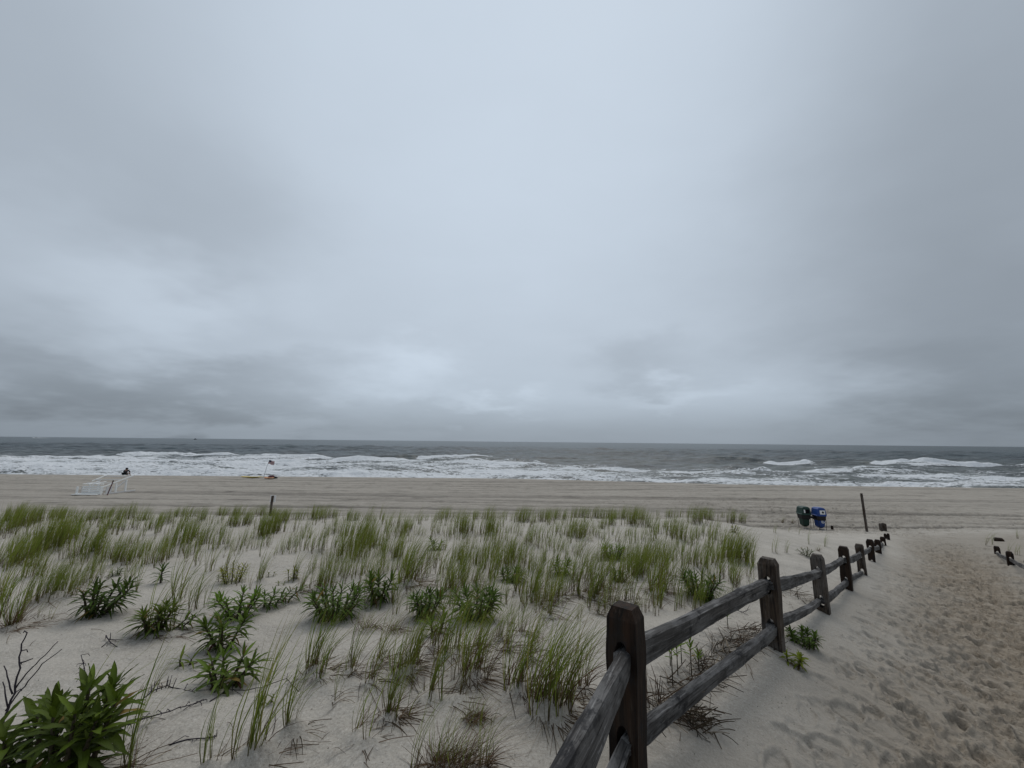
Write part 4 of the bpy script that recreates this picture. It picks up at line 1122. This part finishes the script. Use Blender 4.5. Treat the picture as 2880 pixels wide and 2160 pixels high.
def region_label(px, py, Y, k):
    """a phrase that is true of the clumps of one stretch of the dune and of no other"""
    if px > 2700: return 'sparse grass tuft beside the nearly buried fence across the path'
    if px > 2120: return 'thin grass tuft on bare sand between the bins and the fence'
    tone = {'d': 'dense bushy', 'N': 'dense tall', 'b': 'dry brown', 's': 'sparse thin', 't': 'thin few-bladed', 'n': 'tall loose', 'm': 'loose green'}[k]
    where = 'left of the sign post' if px < 760 else ('between sign post and centre' if px < 1240 else ('at centre' if px < 1680 else 'towards the bins'))
    if py < 1472: row = 'in the crest row against the beach, ' + where
    elif py < 1545: row = 'in the row just below the crest, ' + where
    elif py < 1640: row = 'in the middle of the dune, ' + where
    elif py < 1760: row = 'among the leafy plants, ' + where
    elif py < 1930: row = 'on the open near sand, ' + where
    else: row = 'in the nearest sand, ' + where
    return tone + ' beach grass ' + row
placed = []
for px, py, hp, k in CL:
    if py > 2168: 
        p = at(px, 2150); sh = (py - 2150) / 1090 * 1.6
        p = at(px, py)
    else:
        p = at(px, py)
    h = hp / FPX * depth(p) * 1.06
    placed.append((px, py, hp * (1.6 if k in 'dN' else 1), k, p, min(max(h, .12), .95)))
placed.sort(key=lambda a: -a[2])
KEEP = 292
labels_seen = {}
stuffV, stuffF, stuffC, nv = [], [], [], 0
for i, (px, py, w_, k, p, h) in enumerate(placed):
    v = int(GR.integers(len(VAR[k])))
    rz = GR.normal(0, .35); bo = {'N': 1.22, 'n': 1.28, 't': 1.35, 'b': 1.2}.get(k, 1.0); hs = h * bo * GR.uniform(1.12, 1.32); ws = h * bo * GR.uniform(.9, 1.1)
    if i < KEEP:
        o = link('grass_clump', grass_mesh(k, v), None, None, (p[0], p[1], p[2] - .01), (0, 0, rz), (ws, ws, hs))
        lab = region_label(px, py, p[1], k)
        tag(o, lab, 'beach grass', 'beach grass: ' + lab)
    else:
        V, F, C = VAR[k][v]
        c, s = math.cos(rz), math.sin(rz)
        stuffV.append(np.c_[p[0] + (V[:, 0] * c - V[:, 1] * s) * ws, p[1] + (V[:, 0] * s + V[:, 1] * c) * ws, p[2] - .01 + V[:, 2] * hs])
        stuffF.append(F + nv); stuffC.append(C); nv += len(V)
# seedling blades scattered thinly between the clumps
for _ in range(1500):
    px, py = GR.uniform(-40, 2120), 1462 + 270 * GR.random() ** 1.25
    den = .42 + .5 * fbm(np.array([px * .011]), np.array([py * .03]), 401, 3)[0] + (.25 if px < 560 and py < 1600 else 0) - (.45 if px < 1000 and py > 1570 else 0) - (.25 if px > 1750 and py < 1500 else 0)
    if GR.random() > den * 1.3: continue
    p = at(px, py)
    if fence_offset(p[0], p[1]) > -.6 or p[1] > 13.2: continue
    V, F, C = VAR['s' if GR.random() < .6 else 't'][int(GR.integers(4))]
    sc = GR.uniform(.22, .50); a = GR.normal(0, .4); c, s = math.cos(a), math.sin(a)
    stuffV.append(np.c_[p[0] + (V[:, 0] * c - V[:, 1] * s) * sc, p[1] + (V[:, 0] * s + V[:, 1] * c) * sc, p[2] + V[:, 2] * sc * 1.15])
    stuffF.append(F + nv); stuffC.append(C); nv += len(V)
me = mesh_np('small_grass', np.vstack(stuffV), np.vstack(stuffF), np.vstack(stuffC))
o = link('small_grass', me, M_GRASS); tag(o, 'small scattered beach grass tufts filling the dune between larger clumps', 'grass', kind='stuff')

# ------------------------------------------------------------------ broad-leaved dune plants
def plant(name, label, px, py, hp, wp, stems, nleaf, ll, lw, tint=(.030, .062, .018), lean=(0, 0), seed=0, cat='plant', group=None, yellow=.05, droop=.95, upright=.35, bare=.03, ax=None):
    """stems fan out of one foot, each carrying a spiral of long pointed leaves"""
    rg = np.random.default_rng(seed + int(px))
    p = at(px, py)
    dp = depth(p)
    H, Wd = .90 * hp / FPX * dp, .90 * wp / FPX * dp
    ll, lw = ll * 1.02, lw * .68
    t = thing(name, label, cat, (p[0], p[1], p[2] - .01), 0, group)
    LV, LF, LC = [], [], []
    sm = MB()
    for s_ in range(stems):
        a = 2 * math.pi * (s_ + rg.uniform(-.3, .3)) / max(stems, 1) + .5
        q = (0 if stems == 1 else (.35 + .65 * rg.random()))
        tx = math.cos(a) * (Wd / 2 - ll * .35) * q + lean[0] * H; ty = math.sin(a) * (Wd / 2 - ll * .35) * q * .8 + lean[1] * H
        th = H * (1 - .28 * q * rg.random()) * (.94 if stems > 1 else 1) - ll * .25
        bx, by = math.cos(a) * .02 * stems ** .5, math.sin(a) * .02 * stems ** .5
        pts = []
        for j in range(7):
            u = j / 6
            pts.append(Vector((bx + tx * (u ** (.75 + upright)), by + ty * (u ** (.75 + upright)), th * (u ** .9) - .03 * (j == 0))))
        sm.tube(pts, [max(.0022, .011 * ll / .15 * (1 - .6 * j / 6)) for j in range(7)], 5)
        n = int(nleaf * 1.35 * rg.uniform(.85, 1.15))
        a0 = rg.uniform(0, 6.28)
        for k in range(n):
            u = bare + (1 - bare) * (k / max(n - 1, 1)) ** .85
            f = u * 6; j = min(int(f), 5); o = pts[j].lerp(pts[j + 1], f - j)
            ax_ = (pts[j + 1] - pts[j]).normalized()
            an = a0 + k * 2.39996 + rg.uniform(-.25, .25)
            L = ll * (.45 + .55 * math.sin(math.pi * min(1, .18 + .72 * (1 - u) + .1))) * rg.uniform(.8, 1.15)
            if u > .85: L *= .80
            el = .12 + 1.05 * u ** 2.2 + rg.uniform(-.18, .18)          # lower leaves spread, top ones stand up
            side = Vector((math.cos(an), math.sin(an), 0))
            d = (side * math.cos(el) + ax_ * math.sin(el)).normalized()
            wv = d.cross(Vector((0, 0, 1)))
            wv = wv.normalized() if wv.length > .05 else Vector((1, 0, 0))
            nm = wv.cross(d).normalized()
            dr = droop * rg.uniform(.5, 1.3) * (1.1 - .75 * u)
            tw = rg.uniform(-.25, .25)
            yel = rg.random() < yellow * (2.2 if u < .35 else .6)
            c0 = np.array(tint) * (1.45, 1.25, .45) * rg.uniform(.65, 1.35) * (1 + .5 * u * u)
            if yel: c0 = np.array((.16, .11, .025)) * rg.uniform(.6, 1.1)
            if rg.random() < yellow * .35 and u < .3: c0 = np.array((.07, .025, .02))
            b0 = len(LV); S = 7
            for i in range(S + 1):
                v = i / S
                w = lw * (L / ll) * (math.sin(math.pi * min(1, v ** .72 * .97 + .03)) ** .85) * .5 + .0006
                if i == S: w = .0006
                c = o + d * (L * v) - Vector((0, 0, 1)) * (dr * L * v * v * .75)
                wq = (wv * math.cos(tw * v * 2) + nm * math.sin(tw * v * 2))
                ripple = .08 * lw * math.sin(v * 14 + k)
                LV += [tuple(c - wq * w + nm * (w * .35 + ripple)), tuple(c), tuple(c + wq * w + nm * (w * .35 - ripple))]
                LC += [c0, c0 * 1.25 + np.array((.004, .006, .002)), c0]
            for i in range(S):
                q_ = b0 + 3 * i
                LF += [(q_, q_ + 1, q_ + 4, q_ + 3), (q_ + 1, q_ + 2, q_ + 5, q_ + 4)]
    me = mesh_np('foliage', np.array(LV), np.array(LF), np.clip(np.array(LC), 0, 1))
    link('foliage', me, M_LEAF, t)
    sm.build('stem', M_STEM, t, smooth=True)
    return t

G = 'leafy dune plants'
LT = (.050, .092, .022)
plant('leafy_plant', 'large glossy broad-leaved plant filling the near left corner', 190, 2215, 325, 270, 7, 22, .18, .050, tint=(.030, .052, .014), lean=(.06, 0), cat='plant', group=G, yellow=.03, upright=.3)
plant('leafy_plant', 'big-leaved plant cut by the left edge of the photo below the forked twig', 40, 2190, 215, 230, 4, 16, .19, .050, tint=(.030, .052, .014), seed=3, cat='plant', group=G, yellow=.04, upright=.3)
plant('leafy_plant', 'wide dark leafy plant at the foot of the left grass mass', 272, 1730, 112, 160, 9, 20, .17, .032, tint=(.020, .040, .014), lean=(.25, 0), group=G)
plant('leafy_plant', 'small single-stemmed plant with drooping leaves, alone on bare sand', 445, 1640, 54, 50, 1, 22, .16, .028, tint=(.020, .045, .018), group=G, droop=.8)
plant('leafy_plant', 'tiny plant behind the wide dark leafy one at the grass edge', 326, 1618, 24, 30, 3, 12, .10, .018, tint=(.030, .055, .018), group=G)
plant('leafy_plant', 'upright plant with reed blades growing through it, beside a slanting small one', 432, 1783, 98, 112, 5, 26, .15, .027, tint=(.032, .055, .018), group=G, yellow=.1)
plant('leafy_plant', 'small slanting plant with one rusty lower leaf', 496, 1773, 58, 50, 2, 14, .12, .024, tint=(.032, .060, .018), lean=(.75, 0), group=G, yellow=.2)
plant('leafy_plant', 'tiny pale green seedling alone on sand beside the tall leaf column', 524, 1868, 42, 58, 2, 6, .13, .020, tint=(.055, .085, .030), group=G, upright=0)
plant('leafy_plant', 'tall leafy column plant with yellowed bottom leaves', 626, 1826, 116, 130, 4, 30, .15, .030, tint=(.030, .056, .017), group=G, yellow=.16)
plant('leafy_plant', 'bright green bushy plant directly behind the tall leaf column', 668, 1736, 88, 128, 8, 22, .14, .026, tint=(.040, .082, .018), group=G)
plant('leafy_plant', 'leafy plant squeezed against the right side of the bright bushy one', 756, 1708, 52, 66, 4, 16, .13, .024, tint=(.030, .062, .018), lean=(.3, 0), group=G)
plant('leafy_plant', 'narrow slanting plant with dark withered base leaves', 800, 1692, 56, 52, 2, 18, .13, .022, tint=(.032, .060, .020), lean=(.6, 0), group=G, yellow=.12)
plant('leafy_plant', 'low fanned plant with reddish stems standing alone on near sand', 632, 1922, 98, 168, 7, 14, .17, .032, tint=(.036, .066, .020), lean=(.15, 0), group=G, upright=0, yellow=.08)
plant('yellow_bush', 'rounded yellow-green bush with thin leaves behind the leaf cluster', 652, 1640, 62, 66, 12, 16, .08, .014, tint=(.085, .105, .025), group=G, upright=.2)
plant('yellow_bush', 'slim yellow-green sprig inside a grass tuft', 822, 1632, 42, 30, 4, 14, .08, .014, tint=(.080, .105, .028), group=G)
plant('leafy_plant', 'large round bush of narrow dark leaves at the dune middle', 942, 1738, 98, 158, 16, 20, .15, .024, tint=(.028, .058, .017), group=G, upright=.15)
plant('leafy_plant', 'broad-leaved plant with two leafy shoots behind the round bush', 1064, 1692, 92, 120, 5, 22, .17, .036, tint=(.024, .048, .015), group=G)
plant('leafy_plant', 'left one of two dark bushy plants veiled by grass blades', 1199, 1734, 86, 112, 8, 20, .15, .027, tint=(.026, .052, .017), group=G)
plant('leafy_plant', 'right, wider one of two dark bushy plants veiled by grass blades', 1341, 1740, 100, 150, 10, 20, .16, .029, tint=(.027, .055, .017), group=G)
plant('leafy_plant', 'small lighter plant just in front of the two dark plants veiled by grass', 1226, 1784, 66, 80, 2, 14, .17, .030, tint=(.042, .075, .028), group=G, upright=0)
plant('leafy_plant', 'dark plant spreading low behind the right of the two grass-veiled plants', 1432, 1634, 42, 82, 7, 18, .14, .026, tint=(.026, .050, .018), lean=(.3, 0), group=G)
plant('leafy_plant', 'small far plant among sparse tufts near the crest', 1224, 1547, 42, 46, 3, 18, .14, .026, tint=(.034, .062, .018), group=G)
plant('leafy_plant', 'bright small plant with two shoots among mid-dune grass', 1578, 1616, 56, 66, 4, 20, .14, .024, tint=(.044, .082, .022), group=G)
plant('leafy_plant', 'spiky round plant of very narrow leaves amid the grass', 1726, 1570, 46, 66, 14, 16, .15, .016, tint=(.050, .095, .022), group=G, upright=.1)
plant('leafy_plant', 'small dark plant hidden low among thick grass clumps', 1737, 1634, 36, 40, 4, 16, .13, .022, tint=(.026, .052, .018), group=G)
plant('leafy_plant', 'dark strap-leaved plant just behind the long upper fence rail', 1972, 1680, 84, 118, 12, 18, .16, .022, tint=(.020, .044, .016), group=G, upright=.15)
plant('leafy_plant', 'bright green leafy shoots hugging the upper fence rail', 1990, 1692, 40, 60, 4, 14, .10, .020, tint=(.050, .095, .022), seed=5, group=G)
plant('leafy_plant', 'olive low plant on the right end of the dune crest', 2062, 1497, 24, 34, 4, 12, .13, .024, tint=(.060, .080, .022), group=G, lean=(.3, 0))
plant('leafy_plant', 'dark leafy plant right behind the second leaning fence post', 2268, 1563, 26, 40, 5, 14, .12, .022, tint=(.020, .042, .016), group=G)
plant('beach_plant', 'dense green fleshy plant on the sand bank below the fence', 2266, 1815, 52, 76, 9, 20, .085, .026, tint=(.030, .060, .020), lean=(-.1, 0), group=G, upright=.1)
plant('beach_plant', 'small bright yellow-green sprout on the bank below the fence', 2232, 1868, 36, 44, 3, 12, .085, .030, tint=(.075, .105, .022), group=G, upright=0)
for k, (px, py, hp, lab) in enumerate(((1888, 1928, 150, 'thin seedling with bare stem nearest the big fence post, under the rails'), (1905, 1900, 110, 'thin leafy seedling beside the nearest one under the rails'), (1925, 1872, 95, 'short seedling at the back of the group under the upper rail'),
                                      (1944, 1895, 110, 'seedling with yellowing leaves under the rails, right of its group'), (1962, 1880, 60, 'smallest seedling in dry stalks above the lower rail'), (2054, 1770, 62, 'lone leafy seedling under the rail near the second post'), (1882, 1868, 90, 'seedling partly covered by the upper rail beside the big post'))):
    plant('seedling', lab, px - 4, py, hp, 34, 1, 13, .060, .018, tint=LT, seed=k, group='seedlings under the fence rails', bare=.52, yellow=.12, droop=.2)
for k, (px, py, hp, lab) in enumerate(((620, 1638, 30, 'tiny sprig left of the yellow-green bush'), (762, 1620, 18, 'tiny sprig right of a sparse tuft behind the leaf cluster'), (791, 1646, 14, 'tiny sprig between two sparse tufts near the leaf cluster'), (750, 1975, 40, 'small yellow-green sprig on the near sand by twigs'))):
    plant('sprig', lab, px, py, hp, hp, 2, 9, .05, .012, tint=(.055, .080, .028), seed=k + 20, group='tiny sprigs on bare sand')

# ------------------------------------------------------------------ dead twigs, reeds and litter
def twig(label, pts, rad, branches=(), name='dead_twig', mat=None, n_spur=0, seed=0):
    """pts: (pixel x, pixel y of the spot on the sand, height above it)"""
    rg = random.Random(seed + int(pts[0][0]))
    W3 = []
    for px, py, h in pts:
        g = at(px, py); W3.append(Vector((g[0], g[1], g[2] + h)))
    o = W3[0].copy()
    t = thing(name, label, 'twig', tuple(o))
    mb = MB()
    def crooked(a, r0, r1, wob):
        q = []
        for i in range(len(a) - 1):
            m = max(2, int((a[i + 1] - a[i]).length / .03))
            for j in range(m):
                f = j / m
                q.append(a[i].lerp(a[i + 1], f) + Vector((rg.uniform(-1, 1), rg.uniform(-1, 1), rg.uniform(-1, 1))) * wob)
        q.append(a[-1])
        mb.tube([v - o for v in q], [r0 * .7 + .7 * (r1 - r0) * i / len(q) for i in range(len(q))], 5)
        return q
    main = crooked(W3, rad, rad * .45, rad * .5)
    for _ in range(n_spur):
        b = main[rg.randrange(len(main))]
        d = Vector((rg.uniform(-1, 1), rg.uniform(-1, 1), rg.uniform(-.5, .6))) * rg.uniform(.015, .05)
        crooked([b, b + d, b + d * 1.3 + Vector((0, 0, -.015))], rad * .5, rad * .3, .001)
    for br in branches:
        Bp = []
        for px, py, h in br:
            g = at(px, py); Bp.append(Vector((g[0], g[1], g[2] + h)))
        crooked(Bp, rad * .7, rad * .3, rad * .4)
    mb.build('branch', mat or M_TWIG, t, smooth=True)
    return t
twig('bare dark forked twig standing at the left edge above the big-leaved plant', [(2, 2050, .0), (22, 2040, .16), (28, 2035, .28), (18, 2030, .40), (32, 2028, .46)], .0085,
     [[(10, 2045, .08), (40, 2040, .17), (90, 2035, .30), (140, 2030, .37)], [(24, 2038, .18), (60, 2036, .28), (125, 2030, .41)], [(20, 2040, .16), (-20, 2038, .30)], [(12, 2045, .10), (-15, 2040, .22)], [(26, 2036, .31), (60, 2034, .33)]], n_spur=4)
twig('long thin dark twig with withered leaves lying right of the big near plant', [(250, 2112, .0), (330, 2070, .035), (400, 2045, .04), (480, 2015, .03), (575, 1978, .02)], .006, n_spur=34, seed=2)
twig('short crooked dark twig lying on near sand below the long twig', [(478, 2098, .006), (525, 2086, .01), (575, 2082, .012), (608, 2078, .012)], .0055, n_spur=14, seed=4)
twig('small crossed dark twigs lying alone on bare sand', [(296, 1799, .03), (312, 1815, .012), (328, 1820, .004)], .006, [[(284, 1821, .0), (308, 1806, .02), (345, 1803, .01)], [(308, 1806, .02), (307, 1806, .07)]], n_spur=8, seed=5)
twig('dark spiky twig upright behind the big near plant', [(240, 2000, .0), (236, 1990, .10), (222, 1985, .20), (206, 1980, .27)], .005, n_spur=12, seed=6)
twig('row of dark broken stubble on a low sand lip behind the big near plant', [(395, 1972, .0), (430, 1948, .01), (470, 1935, .012), (548, 1948, .0)], .006, [[(430, 1948, 0), (433, 1946, .06)], [(440, 1945, 0), (447, 1944, .065)], [(466, 1937, 0), (470, 1936, .07)], [(474, 1936, 0), (479, 1936, .075)], [(484, 1937, 0), (493, 1937, .06)], [(455, 1940, 0), (452, 1940, .04)], [(426, 1950, 0), (424, 1950, .05)]], name='broken_stubble', n_spur=6, seed=7)
twig('dry bent stalk lying across sand behind the nearest thin grass', [(590, 1975, .005), (640, 1945, .012), (690, 1948, .012), (735, 1938, .01), (805, 1918, .02), (840, 1945, .0)], .0045, [[(655, 1944, 0), (652, 1944, .05)], [(805, 1918, .01), (807, 1918, .05)], [(655, 1944, .01), (690, 1963, .0)]], n_spur=4, seed=8)
twig('thin dark twig lying beside the column plant', [(480, 1795, .005), (520, 1785, .01), (570, 1774, .012), (620, 1768, .0)], .004, n_spur=5, seed=9)
twig('brown twig lying on sand behind the lower rail near the second post', [(2066, 1718, .02), (2088, 1728, .02), (2112, 1722, .035)], .005, [[(2088, 1728, .02), (2105, 1733, .01)], [(2100, 1724, .02), (2110, 1714, .05)]], n_spur=5, seed=10)

def straw_pile(name, label, spots, n, ln, seed, dark=1.0, fan=None):
    """broken reeds heaped on the sand; spots are (pixel x, pixel y, spread in metres)"""
    rg = np.random.default_rng(seed)
    V, F, C = [], [], []
    o = None
    for k in range(n):
        px, py, sp = spots[rg.integers(len(spots))]
        g0 = at(px, py) if k < 0 else None
        key = (px, py)
        if key not in _ATC: _ATC[key] = at(px, py)
        g = _ATC[key]
        if o is None: o = np.array(g)
        x, y = g[0] + rg.normal(0, sp), g[1] + rg.normal(0, sp * .7)
        a = rg.uniform(0, 6.28) if fan is None else rg.normal(fan, .55)
        L = ln * rg.uniform(.35, 1.2)
        e = abs(rg.normal(0, .22))
        z0 = CZ - float(drop(np.array([x]), np.array([y]))[0]) + abs(rg.normal(0, .022)) + .004
        dx, dy, dz = math.cos(a) * math.cos(e) * L, math.sin(a) * math.cos(e) * L, math.sin(e) * L
        w = rg.uniform(.002, .0048)
        nx, ny = -math.sin(a) * w, math.cos(a) * w
        bow = rg.uniform(-.03, .09) * L
        c = np.array((.095, .060, .040)) * rg.uniform(.15, 1.0) * dark if rg.random() < .85 else np.array((.20, .165, .125)) * rg.uniform(.4, 1.1)
        b = len(V)
        for j in range(4):
            t = j / 3; m = 4 * t * (1 - t) * bow
            tp = 1 - .6 * t
            V += [(x + dx * t - nx * tp, y + dy * t - ny * tp, z0 + dz * t + m), (x + dx * t + nx * tp, y + dy * t + ny * tp, z0 + dz * t + m + w * .6)]
            C += [c, c]
        for j in range(3): F.append((b + 2 * j, b + 2 * j + 1, b + 2 * j + 3, b + 2 * j + 2))
    V = np.array(V) - o
    return link(name, mesh_np(name, V, np.array(F), np.clip(np.array(C), 0, 1)), M_STRAW, None, tuple(o))
_ATC = {}
PG = 'heaps of dead reeds along the fence'
tag(straw_pile('reed_heap', 'x', [(2085, 1795, .08), (2070, 1812, .07), (2110, 1780, .06)], 150, .22, 1, .7), 'heap of broken brown reeds behind the lower rail near the second post', 'reed heap', PG)
tag(straw_pile('reed_heap', 'x', [(2015, 1858, .08), (1992, 1880, .06), (2035, 1836, .05)], 120, .17, 2, .5), 'dark heap of reeds pressed against the lower rail at mid-span', 'reed heap', PG)
tag(straw_pile('reed_heap', 'x', [(1958, 1912, .08), (1925, 1945, .08), (1985, 1895, .05)], 120, .20, 3, .6), 'reddish heap of reeds above the lower rail beside the seedlings', 'reed heap', PG)
tag(straw_pile('reed_heap', 'x', [(1838, 1990, .06), (1850, 2020, .06), (1870, 2000, .06)], 110, .24, 4, .55), 'tangle of reeds right behind the big near fence post', 'reed heap', PG)
tag(straw_pile('reed_heap', 'x', [(1950, 2035, .06), (1975, 2025, .05), (1960, 2055, .05)], 110, .13, 5, .5), 'brown tuft of reeds bursting out under the lower rail', 'reed heap', PG)
tag(straw_pile('reed_heap', 'x', [(2215, 1665, .10), (2235, 1680, .10), (2255, 1690, .08), (2195, 1650, .1)], 90, .22, 6, .7), 'scattered reeds behind the rails between second and third post', 'reed heap', PG)

# loose straws and specks on the sand
def litter():
    rg = np.random.default_rng(9)
    V, F, C = [], [], []
    def straw(px, py, L, w, c, a):
        g = at(px, py); x, y = g[0], g[1]
        xs = x + np.cos(a) * L * np.linspace(0, 1, 5); ys = y + np.sin(a) * L * np.linspace(0, 1, 5)
        bend = rg.normal(0, .10) * L * np.linspace(0, 1, 5) ** 2
        xs = xs - np.sin(a) * bend; ys = ys + np.cos(a) * bend
        zs = CZ - drop(xs, ys) + .006 + abs(rg.normal(0, .012)) * np.sin(np.linspace(0, math.pi, 5))
        b = len(V)
        for j in range(5):
            tp = 1 - .7 * j / 4
            V.append((xs[j] + math.sin(a) * w * tp, ys[j] - math.cos(a) * w * tp, zs[j])); V.append((xs[j] - math.sin(a) * w * tp, ys[j] + math.cos(a) * w * tp, zs[j] + w * .8))
            C.extend([c, c])
        for j in range(4): F.append((b + 2 * j, b + 2 * j + 1, b + 2 * j + 3, b + 2 * j + 2))
    near = [c for c in placed if c[1] > 1640 and c[0] < 2000]
    for c in near:                                   # fallen blades round the feet of the nearer clumps
        for _ in range({'N': 60, 'n': 30, 'b': 34, 't': 10}.get(c[3], 8)):
            a = rg.normal(-.3, 1.4)
            col = np.array((.11, .072, .050)) * rg.uniform(.2, 1.2) if rg.random() < .78 else np.array((.26, .22, .17))
            straw(c[0] + rg.normal(0, 14), c[1] + rg.normal(0, 7), c[5] * rg.uniform(.2, .75), rg.uniform(.0014, .0030), col, a)
    for _ in range(110):                             # strewn over the fence foot
        s = rg.random()
        straw(1800 + 420 * s + rg.normal(0, 30), 2080 - 400 * s + rg.normal(0, 40), rg.uniform(.06, .25), rg.uniform(.0012, .003), np.array((.12, .085, .06)) * rg.uniform(.3, 1.4), rg.uniform(0, 6.28))
    for _ in range(60):
        straw(rg.uniform(0, 1600), rg.uniform(1640, 2150), rg.uniform(.03, .16), rg.uniform(.001, .002), np.array((.10, .075, .06)) * rg.uniform(.4, 1.2), rg.uniform(0, 6.28))
    return np.array(V), np.array(F), np.clip(np.array(C), 0, 1)
o = link('straw_litter', mesh_np('straw_litter', *litter()), M_STRAW)
tag(o, 'loose dead grass blades strewn over the dune sand', 'litter', kind='stuff')

def specks():
    rg = np.random.default_rng(13)
    V, F, C = [], [], []
    for k in range(1000):
        if k < 500: px, py = rg.uniform(1900, 2880), rg.uniform(1640, 2160)
        else: px, py = rg.uniform(0, 1900), rg.uniform(1650, 2160)
        g = at(px, py)
        r_ = rg.uniform(.0009, .0022) * (1.5 if rg.random() < .1 else 1) * max(.7, g[1] / 4)
        a = rg.uniform(0, 6.28); el = rg.uniform(1, 3.2)
        c = np.array((.05, .035, .025)) * rg.uniform(.4, 1.6) if rg.random() < .85 else np.array((.5, .48, .45))
        b = len(V)
        for u, v, z in ((-el, -1, 0), (el, -1, 0), (el, 1, 0), (-el, 1, 0), (0, 0, 1.4)):
            x, y = u * r_ * math.cos(a) - v * r_ * math.sin(a), u * r_ * math.sin(a) + v * r_ * math.cos(a)
            V.append((g[0] + x, g[1] + y, g[2] + .004 + z * r_)); C.append(c)
        F += [(b, b + 1, b + 4), (b + 1, b + 2, b + 4), (b + 2, b + 3, b + 4), (b + 3, b, b + 4)]
    return np.array(V), np.array(F), np.clip(np.array(C), 0, 1)
o = link('debris_specks', mesh_np('debris_specks', *specks(), smooth=False), M_STRAW)
tag(o, 'tiny dark wood chips and pale shell bits scattered on the sand', 'debris', kind='stuff')
